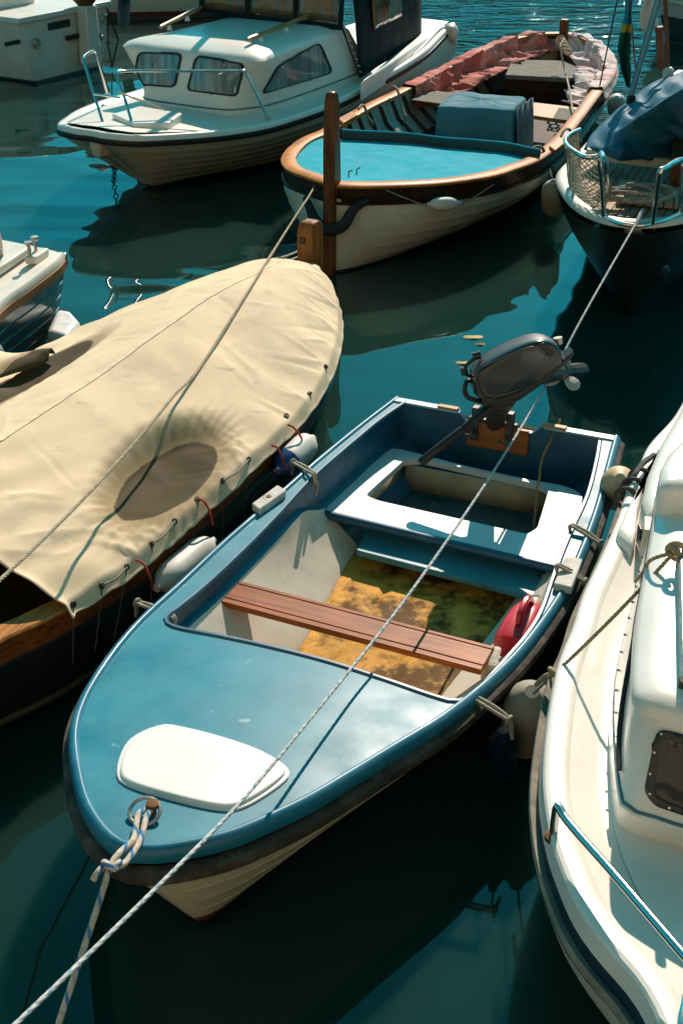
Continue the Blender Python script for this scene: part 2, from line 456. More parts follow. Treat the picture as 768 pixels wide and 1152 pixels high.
# ------------------------------------------------------------------ camera, light, sky
cd = bpy.data.cameras.new('camera'); cam = bpy.data.objects.new('camera', cd); COL.objects.link(cam)
cam.location = (0, 0, CAM_H); cam.rotation_euler = (R(90) - CAM_PITCH, 0, 0)
cd.sensor_fit = 'VERTICAL'; cd.sensor_height = 36; cd.lens = CAM_F / 1152 * 36
cd.clip_start = .05; cd.clip_end = 3000
SC.camera = cam
SUN_EL, SUN_AZ = R(36), R(13)              # azimuth from +y towards +x
sd = Vector((math.sin(SUN_AZ) * math.cos(SUN_EL), math.cos(SUN_AZ) * math.cos(SUN_EL), math.sin(SUN_EL)))
sl = bpy.data.lights.new('sun', 'SUN'); sl.energy = 5.0; sl.angle = R(.5); sl.color = (1, .80, .66)
so = bpy.data.objects.new('sun', sl); COL.objects.link(so); so.rotation_euler = sd.to_track_quat('Z', 'Y').to_euler(); so.location = (8, 20, 20)
wd = bpy.data.worlds.new('World'); SC.world = wd; wd.use_nodes = True; nt = wd.node_tree
bg = nt.nodes['Background']; bg.inputs[1].default_value = SKY_STRENGTH
sk = nt.nodes.new('ShaderNodeTexSky'); sk.sky_type = 'NISHITA'; sk.sun_disc = False; sk.sun_elevation = SUN_EL; sk.sun_rotation = SUN_AZ
sk.air_density = 1.0; sk.dust_density = .6; sk.ozone_density = 2.0
bw = nt.nodes.new('ShaderNodeRGBToBW'); nt.links.new(sk.outputs[0], bw.inputs[0])
tn = nt.nodes.new('ShaderNodeMix'); tn.data_type = 'RGBA'; tn.blend_type = 'MULTIPLY'; tn.inputs[0].default_value = 1
nt.links.new(bw.outputs[0], tn.inputs[6]); tn.inputs[7].default_value = c4(SKY_TINT)
mxs = nt.nodes.new('ShaderNodeMix'); mxs.data_type = 'RGBA'; mxs.inputs[0].default_value = 1.0
nt.links.new(sk.outputs[0], mxs.inputs[6]); nt.links.new(tn.outputs[2], mxs.inputs[7]); nt.links.new(mxs.outputs[2], bg.inputs[0])
SC.view_settings.view_transform = 'Standard'; SC.view_settings.look = 'None'; SC.view_settings.exposure = EXPOSURE; SC.view_settings.gamma = 1
SC.view_settings.use_curve_mapping = False
SC.cycles.max_bounces = 10; SC.cycles.glossy_bounces = 6; SC.cycles.transmission_bounces = 8; SC.cycles.caustics_reflective = False; SC.cycles.caustics_refractive = False
SC.cycles.use_denoising = True; SC.cycles.sample_clamp_indirect = 6

# ------------------------------------------------------------------ water
def water_mat():
    m = bpy.data.materials.new('harbour_water'); m.use_nodes = True; nt = m.node_tree; L = nt.links.new
    b = nt.nodes['Principled BSDF']
    b.inputs['Base Color'].default_value = c4(WATER_COL); b.inputs['Roughness'].default_value = .015; b.inputs['IOR'].default_value = 1.33
    b.inputs['Subsurface Weight'].default_value = 1; b.inputs['Subsurface Radius'].default_value = (.5, 1.3, 1.1); b.inputs['Subsurface Scale'].default_value = 1.0   # murky water scatters light sideways
    g = N(nt, 'ShaderNodeNewGeometry'); sx = N(nt, 'ShaderNodeSeparateXYZ'); L(g.outputs['Position'], sx.inputs[0])
    mp = N(nt, 'ShaderNodeMapping'); mp.inputs['Scale'].default_value = (.75, 1.6, 1); L(g.outputs['Position'], mp.inputs[0])
    n1 = N(nt, 'ShaderNodeTexNoise', i_Scale=.85, i_Detail=1.2, i_Roughness=.45, i_Distortion=.3); L(mp.outputs[0], n1.inputs['Vector'])   # slow swell
    n2 = N(nt, 'ShaderNodeTexNoise', i_Scale=3.2, i_Detail=3.5, i_Roughness=.5, i_Distortion=.6); L(mp.outputs[0], n2.inputs['Vector'])  # wind ripples in open water
    far = N(nt, 'ShaderNodeMapRange', interpolation_type='SMOOTHSTEP'); far.inputs['From Min'].default_value = 14; far.inputs['From Max'].default_value = 24; L(sx.outputs[1], far.inputs[0])
    fx = N(nt, 'ShaderNodeMapRange', interpolation_type='SMOOTHSTEP'); fx.inputs['From Min'].default_value = -2.5; fx.inputs['From Max'].default_value = 2; fx.inputs['To Min'].default_value = .25; L(sx.outputs[0], fx.inputs[0])
    mu = N(nt, 'ShaderNodeMath', operation='MULTIPLY'); L(far.outputs[0], mu.inputs[0]); L(fx.outputs[0], mu.inputs[1])
    near = N(nt, 'ShaderNodeMapRange'); near.inputs['From Min'].default_value = 3; near.inputs['From Max'].default_value = 14; near.inputs['To Min'].default_value = .012; near.inputs['To Max'].default_value = .034; L(sx.outputs[1], near.inputs[0])
    h1 = N(nt, 'ShaderNodeMath', operation='MULTIPLY'); L(n1.outputs[0], h1.inputs[0]); L(near.outputs[0], h1.inputs[1])
    k2 = N(nt, 'ShaderNodeMath', operation='MULTIPLY_ADD'); L(mu.outputs[0], k2.inputs[0]); k2.inputs[1].default_value = .042; k2.inputs[2].default_value = .0003
    h2 = N(nt, 'ShaderNodeMath', operation='MULTIPLY'); L(n2.outputs[0], h2.inputs[0]); L(k2.outputs[0], h2.inputs[1])
    ad = N(nt, 'ShaderNodeMath', operation='ADD'); L(h1.outputs[0], ad.inputs[0]); L(h2.outputs[0], ad.inputs[1])
    bp = N(nt, 'ShaderNodeBump', i_Strength=1.0, i_Distance=1.0); L(ad.outputs[0], bp.inputs['Height']); L(bp.outputs[0], b.inputs['Normal'])
    return m
mb = MB(); mb.add([(-900, .2, 0), (900, .2, 0), (900, 1500, 0), (-900, 1500, 0)], [(0, 1, 2, 3)])
o = mb.build('water', water_mat(), flat=True); o['kind'] = 'structure'

# quay the picture is taken from, the wooded shore across the harbour
stone = mat('quay_stone', (.42, .38, .31), .85, var=.25, vs=1.5, bump=.02, bs=4, dirt=(.2, .18, .13), ds=.8)
mb = MB(); mb.box((0, -25, .2), 300, 50.4, 2.0); o = mb.build('quay', stone, bevel=.05); o['kind'] = 'structure'
hill_m = mat('wooded_shore', (.035, .06, .02), .9, var=.7, vs=.12, bump=1.0, bs=.5)
mb = MB(); rows = []
for j in range(9):
    row = []
    for i in range(80):
        x = -320 + 640 * i / 79
        h = (14 + 10 * sstep(-60, 40, x) + 8 * mn.noise(Vector((x * .02, 3.1, 0))) + 3.5 * mn.noise(Vector((x * .11, j * .9, 0))))
        t = j / 8
        row.append(Vector((x, 130 + 70 * t + 4 * mn.noise(Vector((x * .07, j, 5))), -1 + h * math.sin(t * math.pi / 2) * 1.7)))
    rows.append(row)
mb.loft(rows, False); o = mb.build('wooded_hill', hill_m); o['kind'] = 'structure'

# unseen house added on the quay behind the camera to throw warm light on the boats
M_render_ = mat('lime_render', (.62, .47, .30), .9, var=.15, vs=.6, dirt=(.35, .26, .17), dirt_amt=.5, ds=.5, bump=.01, bs=6)
M_shut = mat('green_shutter', (.03, .09, .06), .6); M_sash = mat('dark_sash', (.02, .022, .025), .15)
M_tile = mat('roof_tile', (.38, .14, .07), .85, var=.3, vs=3)
hs = thing('unseen_house', 'long cream rendered house with green shutters added unseen on the quay behind the camera', 'house', (0, -9, 1.2))
mb = MB(); mb.box((0, -13, 6.2), 60, 8, 10); mb.build('wall', M_render_, hs)
mb = MB(); mb.loft([[Vector((x, -8.4, 11.2)), Vector((x, -13, 13.4)), Vector((x, -17.6, 11.2))] for x in (-30.6, 30.6)]); mb.build('roof', M_tile, hs)
for fl_r in range(3):
    for k in range(12):
        x = -27.5 + k * 5; z = 2.9 + fl_r * 3.1
        mb = MB(); mb.box((x, -8.97, z), 1.1, .06, 1.7); wn = mb.build('window', M_sash, hs)
        for s in (-1, 1): mb = MB(); mb.box((x + s * .86, -8.95, z), .58, .05, 1.75); mb.build('shutter', M_shut, wn)
# ================================================================== blue dinghy
def zs_d(u): return .50 + .10 * max(0, u / 3.9) ** 2.2
fd = Frame((W(443, 448, .5) + W(697, 492, .5)) / 2, W(154, 974, .6) - (W(443, 448, .5) + W(697, 492, .5)) / 2)
dl_px = [(443,447),(400,480),(350,521),(300,565),(250,608),(200,655),(150,703),(112,752),(88,795),(79,830),(82,872),(93,916),(112,947),(130,963),(146,969)]
dr_px = [(697,492),(686,534),(677,569),(664,607),(652,636),(639,663),(618,696),(587,736),(550,773),(498,817),(450,848),(400,880),(350,911),(300,936),(260,953),(206,966),(177,970),(146,969)]
NO = 90
dl = oline(fd, dl_px, zs_d, NO); dr = oline(fd, dr_px, zs_d, NO)
tip = ((dl[-1][0] + dr[-1][0]) / 2, (dl[-1][1] + dr[-1][1]) / 2); dl[-1] = dr[-1] = tip
boat = thing('dinghy', 'blue open dinghy with a white foredeck hatch and a brown plank seat', 'boat', fd.w(1.9, 0, 0))
M_dhull = hull_mat('dinghy_hull', (.72, .66, .50), below=(.16, .04, .04), zb=.05, scum=.5)
M_blue = mat('dinghy_deck_blue', (.010, .19, .265), .42, var=.16, vs=2.2, dirt=(.07, .33, .39), dirt_amt=.3, ds=4.2, dlo=.42, dhi=.68, flecks=(.42, .52, .54), fs=13, famt=.5, coat=0, rvar=.2, spec=.22)
scratches(M_blue, (.30, .47, .52), .5)
M_bluelip = mat('dinghy_lip_blue', (.008, .16, .25), .45, var=.15, vs=3, dirt=(.1, .26, .32), dirt_amt=.5, coat=.08)
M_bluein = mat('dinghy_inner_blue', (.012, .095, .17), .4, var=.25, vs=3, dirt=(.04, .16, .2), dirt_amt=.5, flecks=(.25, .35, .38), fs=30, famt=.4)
M_cream = mat('dinghy_liner', (.66, .61, .50), .5, var=.12, vs=2, dirt=(.3, .29, .25), dirt_amt=.6, ds=2.2)
M_rub = mat('grey_rubber', (.055, .05, .042), .75, var=.4, vs=8, bump=.003, bs=30, dirt=(.22, .2, .16), dirt_amt=.7, ds=6)
vc = 0.0
# hull (a little narrower than the deck edge)
ins = lambda pl, d: [(u, v * (1 - d / max(.25, abs(v)) * min(1, abs(v) * 4))) for u, v in pl]
hm = hull_mesh(fd, ins(dl, .015), ins(dr, .015), zs_d, rake=.36, srake=.05, k_mid=.60, k_bow=.24, k_stern=.72, depth=.16, strakes=5, lap=.006, drop=.03)
hm.build('hull', M_dhull, boat, sharp=30)
outer = [fd.w(u, v, zs_d(u)) for u, v in dl] + [fd.w(u, v, zs_d(u)) for u, v in reversed(dr[:-1])]
# rubbing strip round the sheer
mb = MB(); P = [p - Vector((0, 0, .055)) for p in resample(outer, 160)]
sweep(mb, P, [(-.01, .03), (.012, .03), (.03, .018), (.032, -.012), (.02, -.03), (-.01, -.03)], flip=SGN_D, ring_closed=True)
mb.build('rubbing_strip', M_rub, boat, sharp=50)
# cockpit opening
op_px = [(457,452),(428,472),(400,495),(349,540),(315,577),(280,613),(235,656),(198,688),(187,697),(190,706),(202,711),(250,722),(309,736),(370,752),(432,771),(490,789),(510,793),(525,789),(538,777),(557,756),(575,735),(589,719),(602,700),(610,684),(620,655),(629,630),(643,596),(660,558),(670,520),(674,497)]
op = [Vector(fd.px(x, y, zs_d)) for x, y in op_px]
op = resample(catmull(op, 8), 150)
U_SEAT = fd.px(351, 571, .29)[0]
inner = [fd.w(p.x, p.y, zs_d(p.x)) for p in op]
def camber(u, v): return .045 * max(0, 1 - (v / .85) ** 2) * sstep(2.2, 2.9, u)
def zdeck(x, y):
    u, v = fd.l(Vector((x, y, 0))); return zs_d(u) + camber(u, v)
mb = MB()
lipin = [p for p in outer]
nn = normals2d(lipin)
din = [Vector((p.x - n.x * .035 * SGN_D, p.y - n.y * .035 * SGN_D, p.z)) for p, n in zip(lipin, nn)]
mb.sheet(din + list(reversed(inner)), [], zdeck, .075)
mb.build('deck', M_blue, boat, sharp=60)
mb = MB()
dz = [Vector((p.x, p.y, zdeck(p.x, p.y))) for p in din]
sweep(mb, dz, [(-.004, -.002), (.002, .003), (.006, .012), (.014, .014), (.024, .010), (.034, .0), (.040, -.014), (.041, -.035), (.036, -.05)], flip=SGN_D)
mb.build('deck_edge', M_bluelip, boat, sharp=60)
# coaming inside the opening
def cdepth(u): return lerp(.20, .085, sstep(U_SEAT - .05, U_SEAT + .3, u))
ring = lambda off, z: [Vector((p.x + n.x * off, p.y + n.y * off, z(p))) for p, n in zip(inner, normals2d(inner))]
SG = SGN_I
mb = MB()
mb.loft([ring(-.012 * SG, lambda p: zdeck(p.x, p.y) - .001), ring(-.006 * SG, lambda p: zdeck(p.x, p.y) + .010), ring(.006 * SG, lambda p: zdeck(p.x, p.y) + .010), ring(.014 * SG, lambda p: zdeck(p.x, p.y) - .002),
         ring(.012 * SG, lambda p: zdeck(p.x, p.y) - .03), ring(.004 * SG, lambda p: p.z - cdepth(fd.l(p)[0])), ring(-.03 * SG, lambda p: p.z - cdepth(fd.l(p)[0]) - .012)], False)
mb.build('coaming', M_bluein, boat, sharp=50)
# liner below the coaming
fl = []
for p in op:
    s = sstep(2.0, 2.35, p.x)
    fl.append(Vector((p.x + .12 * s, p.y * lerp(.66, .50, sstep(.9, 2.2, p.x)))))
cf, ca = MB(), MB()
r1 = ring(-.03 * SG, lambda p: p.z - cdepth(fd.l(p)[0]) - .012)
r2 = [fd.w(p.x + .10 * sstep(2.0, 2.35, p.x), p.y * lerp(.88, .66, sstep(1.5, 2.3, p.x)), .24) for p in op]
r3 = [fd.w(p.x, p.y * 1.06, .13) for p in fl]
r4 = [fd.w(p.x, p.y, .08) for p in fl]
rr = [r1, r2, r3, r4]
fore = [i for i, p in enumerate(op) if p.x > U_SEAT - .02]
i0, i1 = fore[0], fore[-1]
cf.loft([r[i0:i1+1] for r in rr], False)
ca.loft([r[:i0+1] for r in rr], False); ca.loft([r[i1:] for r in rr], False)
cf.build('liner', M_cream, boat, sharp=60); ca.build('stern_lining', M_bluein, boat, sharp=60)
# floors
def floor_mat():
    m = mat('mouldy_floor', (.66, .33, .05), .7, var=.45, vs=3, dirt=(.08, .038, .006), dirt_amt=.95, ds=3.4, dlo=.45, dhi=.56, flecks=(.10, .10, .03), fs=7, famt=.95, bump=.003, bs=25)
    return m
M_floor = floor_mat()
fpoly = [fd.w(p.x, p.y * 1.02, 0) for p in fl[i0:i1+1]]
mb = MB(); mb.sheet(fpoly, [], lambda x, y: .085 + .016 * sstep(.010, .022, abs(((fd.l(Vector((x, y, 0)))[1] + .02) % .30) - .15)), .04)
mb.build('floor', M_floor, boat, sharp=40)
apoly = [fd.w(p.x, p.y * 1.02, 0) for p in fl[:i0+1] + fl[i1:]]
M_sfloor = mat('stern_floor', (.02, .085, .10), .25, var=.5, vs=4, dirt=(.01, .02, .02), dirt_amt=.9, ds=5)
mb = MB(); mb.sheet(apoly, [], lambda x, y: .10, .1); mb.build('stern_floor', M_sfloor, boat)
# transom with its motor notch
def tv(px, py): return fd.px(px, py, .5)[1]
va, vb = dl[0][1] + .02, dr[0][1] - .02; na, nb = tv(522, 462), tv(608, 476)
prof = [(va, .2), (va, .50), (na - .02, .50), (na, .485), (na + .02, .455), (nb - .03, .455), (nb, .485), (nb + .03, .50), (vb, .50), (vb * .97, .2), (vb * .8, .04), (va * .8, .04)]
mb = MB(); mb.loft([[fd.w(.004, v, z) for v, z in prof], [fd.w(.052, v, z) for v, z in prof]])
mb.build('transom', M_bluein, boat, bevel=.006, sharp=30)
M_tbl = mat('transom_cap', (.30, .52, .58), .35, var=.1, coat=.2, dirt=(.1, .25, .3), dirt_amt=.5)
for a, b_ in ((va, na - .025), (nb + .035, vb)):
    mb = MB(); mb.box(fd.w(.028, (a + b_) / 2, .503), .058, abs(b_ - a), .012, Matrix((fd.f, fd.r, (0, 0, 1))).transposed())
    mb.build('transom_cap', M_tbl, boat, bevel=.004)
M_tan = wood('bare_wood', (.60, .36, .15), (.36, .19, .07), math.atan2(fd.r.y, fd.r.x), grain=14)
BM = Matrix((fd.f, fd.r, (0, 0, 1))).transposed()
for v0, v1 in ((tv(499, 452), tv(521, 456)), (tv(613, 474), tv(641, 478))):
    mb = MB(); mb.box(fd.w(.03, (v0 + v1) / 2, .514), .04, v1 - v0, .014, BM); mb.build('transom_pad', M_tan, boat, bevel=.003)
M_pad = wood('motor_pad', (.42, .16, .05), (.2, .07, .025), math.atan2(fd.r.y, fd.r.x), grain=10)
mb = MB(); mb.box(fd.w(.067, (na + nb) / 2 + .0, .40), .022, abs(nb - na) * .8, .15, BM); mb.build('motor_pad', M_pad, boat, bevel=.004)
# aft seat: a ring with a well in the middle
ZS = .29
M_seat = mat('seat_white', (.60, .66, .66), .45, var=.08, vs=3, dirt=(.32, .45, .48), dirt_amt=.5, ds=2.5, flecks=(.2, .33, .36), fs=25, famt=.4)
seat_px = [(351,571),(383,546),(420,513),(433,504),(450,505),(523,524),(587,538),(637,547),(655,556),(652,575),(640,604),(627,636)]
sp = round_poly([W(x, y, ZS) for x, y in seat_px], .05)
hole_px = [(411,557),(455,517),(475,516),(606,545),(617,551),(604,594),(593,601),(425,563)]
hp = round_poly([W(x, y, ZS) for x, y in hole_px], .03)
mb = MB(); mb.sheet(sp, [hp], lambda x, y: ZS, .08)
for loop, d, dz_ in ((sp, .045, 0), (hp, .035, 0)):
    mb.loft([[p.copy() for p in loop] + [loop[0]], [p - Vector((0, 0, d)) for p in loop] + [loop[0] - Vector((0, 0, d))]], False)
mb.build('aft_seat', M_seat, boat, sharp=40, bevel=.006)
a, b_ = W(351, 571, ZS), W(627, 636, ZS)
mb = MB(); d = (b_ - a).normalized(); n_ = Vector((-d.y, d.x, 0)) * (1 if Vector((-d.y, d.x, 0)).dot(fd.f) > 0 else -1)
mb.tube([a + n_ * .004 - Vector((0, 0, .02)), b_ + n_ * .004 - Vector((0, 0, .02))], .024, 12)
mb.build('seat_edge', M_bluein, boat)
# locker wall behind the well and blue foot shelf under the seat edge
M_cback = mat('locker_cream', (.42, .36, .24), .6, var=.2, dirt=(.2, .18, .12), dirt_amt=.6)
hb = [W(455, 517, ZS), W(617, 548, ZS)]
hw = [p - fd.f * .02 for p in hb]
mb = MB(); mb.loft([[Vector((p.x, p.y, ZS - .035)) for p in hw] , [Vector((p.x, p.y, .10)) for p in hw]], False); mb.build('locker_wall', M_cback, boat, solid=.01)
hl = [W(411, 557, ZS) - fd.r * .02, W(455, 517, ZS) - fd.r * .02 - fd.f * .02]
mb = MB(); mb.loft([[Vector((p.x, p.y, ZS - .035)) for p in hl], [Vector((p.x, p.y, .10)) for p in hl]], False); mb.build('locker_wall', M_cback, boat, solid=.01)
M_shelf = mat('shelf_blue', (.035, .20, .26), .45, var=.2, dirt=(.1, .3, .36), dirt_amt=.5, flecks=(.5, .5, .45), fs=22, famt=.6)
sh = round_poly([W(x, y, .20) for x, y in [(412,597),(400,619),(601,671),(612,640),(600,625),(425,580)]], .02)
mb = MB(); mb.prism(sh, .0, .0) if False else mb.loft([[Vector((p.x, p.y, .165)) for p in sh], [Vector((p.x, p.y, .20)) for p in sh]])
mb.build('foot_shelf', M_shelf, boat, bevel=.006, sharp=40)
# brown plank seat
ZT = .425
M_thw = wood('red_brown_plank', (.48, .135, .024), (.17, .042, .008), math.atan2(fd.r.y, fd.r.x), grain=8, rough=.5, coat=.1)
tb = [W(x, y, ZT) for x, y in [(253,649),(228,671),(541,754),(556,727)]]
mid = lambda t: (tb[0].lerp(tb[1], t), tb[3].lerp(tb[2], t))
mb = MB()
for t0, t1 in ((0, .13), (.145, .80), (.815, 1.0)):
    a0, a1 = mid(t0); b0, b1 = mid(t1); poly = [a0, a1, b1, b0]
    mb.loft([[p - Vector((0, 0, .028)) for p in poly], poly])
mb.build('plank_seat', M_thw, boat, bevel=.004, sharp=30)
# white hatch on the foredeck
M_white = mat('white_gelcoat', (.80, .78, .73), .3, var=.04, vs=2, dirt=(.6, .56, .48), dirt_amt=.25, coat=.3)
zh = zs_d(3.2) + .02
hpx = [(133,884),(147,840),(182,823),(205,826),(300,856),(326,876),(322,886),(270,922),(248,924),(142,895)]
hpoly = smooth([W(x, y, zh) for x, y in hpx], 60, True); cen = sum(hpoly, Vector()) / len(hpoly)
def hz_(p, dzz): return Vector((p.x, p.y, zdeck(p.x, p.y) + dzz))
mb = MB(); rg = []
for k, dzz in ((1.0, -.004), (1.0, .007), (.99, .009), (.958, .009), (.952, .012), (.946, .019), (.93, .0215), (.915, .022), (.89, .0222), (.84, .0224), (.7, .0226), (.5, .023), (.02, .023)):
    rg.append([hz_(cen.lerp(p, k), dzz) for p in hpoly])
mb.loft(rg); mb.build('hatch', M_white, boat, sharp=40)
# bow ring and its bolt
M_rust = mat('rusty_iron', (.16, .08, .04), .7, .4, var=.4, vs=20, bump=.002, bs=80)
M_steel = mat('stainless', (.62, .61, .58), .22, 1.0, var=.1)
M_steeld = mat('dull_steel', (.42, .39, .34), .4, .9, var=.3, vs=20)
rc = W(164, 925, zh + .03); rc.z = zdeck(rc.x, rc.y) + .004
mb = MB(); mb.torus(rc + Vector((0, 0, .02)), .052, .0065, (-.1, -.35, 1)); ringo = mb.build('mooring_ring', M_steeld, boat)
bc = W(173, 921, zh + .03); mb = MB(); mb.lathe([(-.01, .012), (.03, .012), (.03, .02), (.048, .022), (.05, .015)], Vector((bc.x, bc.y, zdeck(bc.x, bc.y)))); mb.build('bolt', M_rust, ringo)
# grey-white rowlock blocks
M_block = mat('weathered_block', (.62, .60, .54), .7, var=.2, vs=14, dirt=(.2, .19, .17), dirt_amt=.6, ds=8, bump=.002)
def block(pxs):
    q = [W(x, y, zs_d(1.2) + .045) for x, y in pxs]
    mb = MB(); lo = [Vector((p.x, p.y, zs_d(1.2) + .004)) for p in q]; mb.loft([lo, q])
    o = mb.build('rowlock_block', M_block, boat, bevel=.007)
    c = sum(q, Vector()) / 4; mb = MB(); mb.lathe([(-.002, .012), (.0035, .012)], c); mb.build('socket', M_rust, o)
    return o
block([(283,566),(312,545),(322,551),(292,573)])
block([(636,625),(655,628),(643,661),(622,656)])
# ================================================================== helpers that lay details onto a built surface
from mathutils.bvhtree import BVHTree
def bvh_of(*objs):
    vs, fs = [], []
    for o in objs:
        off = len(vs); root = o
        loc = Vector((0, 0, 0)); r_ = o
        while r_ is not None: loc = loc + Vector(r_.location); r_ = r_.parent
        vs += [v.co + loc for v in o.data.vertices]; fs += [[i + off for i in p.vertices] for p in o.data.polygons]
    return BVHTree.FromPolygons(vs, fs)
def hit(bv, px, py):
    u = (px - 384) / CAM_F; v = (576 - py) / CAM_F
    d = Vector((u, _cp + v * _sp, -_sp + v * _cp)).normalized()
    loc, nrm, i, dist = bv.ray_cast(Vector((0, 0, CAM_H)), d)
    if loc is None: return None
    if nrm.dot(d) > 0: nrm = -nrm
    return loc, nrm
def near_hit(bv, x, y):
    for r_ in range(0, 40, 2):
        for k in range(8 if r_ else 1):
            h = hit(bv, x + r_ * math.cos(k * .785), y + r_ * math.sin(k * .785))
            if h: return h
def onsurf(mb, bv, poly, off=.004, step=8, holes=()):
    """Sheet laid on a surface, its outline given by photo positions."""
    dens = lambda q: [a.lerp(b, k / m) for a, b in zip(q, list(q[1:]) + [q[0]]) for m in [max(1, int((b - a).length / step))] for k in range(m)]
    t = MB(); t.sheet(dens(poly), [dens(h) for h in holes], lambda x, y: 0, step)
    last = None; vs = []
    for p in t.v:
        h = hit(bv, p.x, p.y)
        if h: last = h
        vs.append(last[0] + last[1] * off if last else W(p.x, p.y, 1))
    mb.add(vs, t.f); return mb
def V2(pts): return [Vector((a, b)) for a, b in pts]

# ================================================================== white cabin boat at the right
fr_ = Frame(Vector((1.86, 3.97, 0)) - Vector((-.36, -.93, 0)) * 3.1, Vector((-.36, -.93, 0)))
def zs_r(u): return .66 + .05 * max(0, u / 5) ** 2
rl_px = [(768,453),(746,490),(717,523),(706,546),(692,575),(681,607),(663,648),(640,697),(630,730),(620,753),(612,775),(602,825),(595,880),(594,914),(598,953),(604,984),(613,1012),(633,1060),(659,1098),(703,1152)]
rl = [fr_.px(x, y, zs_r) for x, y in rl_px]
u_e, v_e = rl[-1]
rl = [(-.1, rl[0][1] + .10), (.35, rl[0][1] + .04)] + rl + [(u_e + .42, v_e + .24), (u_e + .68, v_e + .52), (u_e + .76, v_e * .12), (u_e + .77, 0)]
rl = [tuple(p) for p in smooth([Vector(p) for p in rl], 110)]
rr_ = [(u, -v) for u, v in rl]; rr_[-1] = rl[-1]
boat = thing('cabin_boat', 'white cabin boat with dark blue stripe lying along the right side of the dinghy', 'boat', fr_.w(2.8, 0, 0))
M_rhull = hull_mat('cabin_boat_hull', (.70, .68, .62), boot=(.02, .05, .09), zb=.06, zt=.16)
hull_mesh(fr_, rl, rr_, zs_r, rake=.5, k_mid=.82, k_bow=.35, k_stern=.9, drop=.02).build('hull', M_rhull, boat)
M_wr = mat('cabin_boat_white', (.80, .765, .70), .35, var=.05, vs=1.2, dirt=(.55, .48, .36), dirt_amt=.35, ds=1.6, coat=.25)
M_navy = mat('navy_paint', (.012, .035, .06), .35, var=.2, coat=.2)
M_fend = mat('worn_grey_rail', (.30, .275, .225), .8, var=.35, vs=18, dirt=(.07, .065, .05), dirt_amt=.8, ds=9, bump=.003, bs=30)
so_ = [fr_.w(u, v, zs_r(u)) for u, v in rl] + [fr_.w(u, v, zs_r(u)) for u, v in reversed(rr_[:-1])]
so_ = resample(so_, 220)
def ring_r(prof, m, name, sharp=50, closed=False):
    mb = MB(); sweep(mb, so_, prof, flip=1, ring_closed=closed); return mb.build(name, m, boat, sharp=sharp)
ring_r([(-.03, .0), (-.006, .012), (-.001, .0), (-.004, -.03), (-.03, -.04)], M_fend, 'rubbing_rail', closed=True)
ring_r([(-.03, .0), (-.032, .05)], M_navy, 'sheer_stripe')
ZD = .075
def rim(d):      # height of the moulded gunwale and deck at distance d inside the sheer
    return lerp(.125, ZD, sstep(.10, .24, d))
ring_r([(-.031, .05), (-.036, .09), (-.040, .112), (-.047, .122), (-.060, .127), (-.105, .124), (-.118, .119), (-.128, .110), (-.20, .084), (-.215, .080), (-.225, .0765), (-.26, ZD)], M_wr, 'gunwale', sharp=22)
nn = normals2d(so_); din = [Vector((p.x - n.x * .255, p.y - n.y * .255)) for p, n in zip(so_, nn)]
def zdk(x, y):
    u, v = fr_.l(Vector((x, y, 0))); return zs_r(u) + ZD + .02 * max(0, 1 - (v / .8) ** 2)
mb = MB(); mb.sheet(din, [], lambda x, y: zdk(x, y) - .002, .12); mb.build('deck', M_wr, boat)
# cabin
def mir(pts): return pts + [(u, -v) for u, v in reversed(pts)]
def ringpx(px, z, extra=()): return [fr_.px(x, y, z) for x, y in px] + list(extra)
ZB, ZTR, ZR = .735, .87, 1.20
base = ringpx([(736,600),(722,650),(704,700),(690,760),(684,810),(683,860),(686,905),(691,930),(700,940),(730,950),(768,960)], ZB)
trim = ringpx([(733,575),(717,645),(707,690),(691,760),(688,807),(690,850),(693,885),(698,907),(706,914),(735,923),(768,934)], ZTR)
roof = ringpx([(743,545),(733,620),(727,660),(721,700),(718,740),(717,765),(718,780),(721,789),(729,795),(745,799),(768,806)], ZR)
def r3(pts, z, n=90): return [fr_.w(p.x, p.y, z) for p in smooth([Vector(p) for p in mir(pts)], n, False)]
lift = lambda R0, k: [Vector((p.x, p.y, p.z)) for p in R0]
B0, B1, B2 = r3(base, ZB - .03), r3(trim, ZTR), r3(roof, ZR)
cen2 = sum(B2, Vector()) / len(B2)
mb = MB()
mb.loft([B0, [a.lerp(b, .15) + Vector((0, 0, .0)) for a, b in zip(B0, B1)], [a.lerp(b, .75) for a, b in zip(B0, B1)], [a.lerp(b, .97) for a, b in zip(B0, B1)]], True, (False, False))
mb.build('cabin_base', M_wr, boat, sharp=60)
mb = MB(); n2_ = [(b - cen2).normalized() for b in B1]
mb.loft([[a.lerp(b, .97) for a, b in zip(B0, B1)], [b - n * .012 + Vector((0, 0, .003)) for b, n in zip(B1, n2_)], [b.lerp(c, .3) - n * .006 for b, c, n in zip(B1, B2, n2_)], [b.lerp(c, .65) for b, c, n in zip(B1, B2, n2_)], [b.lerp(c, .93) for b, c in zip(B1, B2)]], True, (False, False))
cside = mb.build('cabin_side', M_wr, boat, sharp=60)
mb = MB(); rg = [[b.lerp(c, .90) for b, c in zip(B1, B2)]]
mb.loft([[b.lerp(c, .92) + (b - cen2).normalized() * .006 for b, c in zip(B1, B2)], [b.lerp(c, .94) + (b - cen2).normalized() * .02 for b, c in zip(B1, B2)], [c + (c - cen2).normalized() * .02 + Vector((0, 0, .0)) for c in B2], [c + Vector((0, 0, .022)) for c in B2],
         [c.lerp(cen2, .10) + Vector((0, 0, .034)) for c in B2], [c.lerp(cen2, .5) + Vector((0, 0, .05)) for c in B2], [c.lerp(cen2, .98) + Vector((0, 0, .055)) for c in B2]], True, (False, True))
croof = mb.build('cabin_roof', M_wr, boat, sharp=60)
bv = bvh_of(cside)
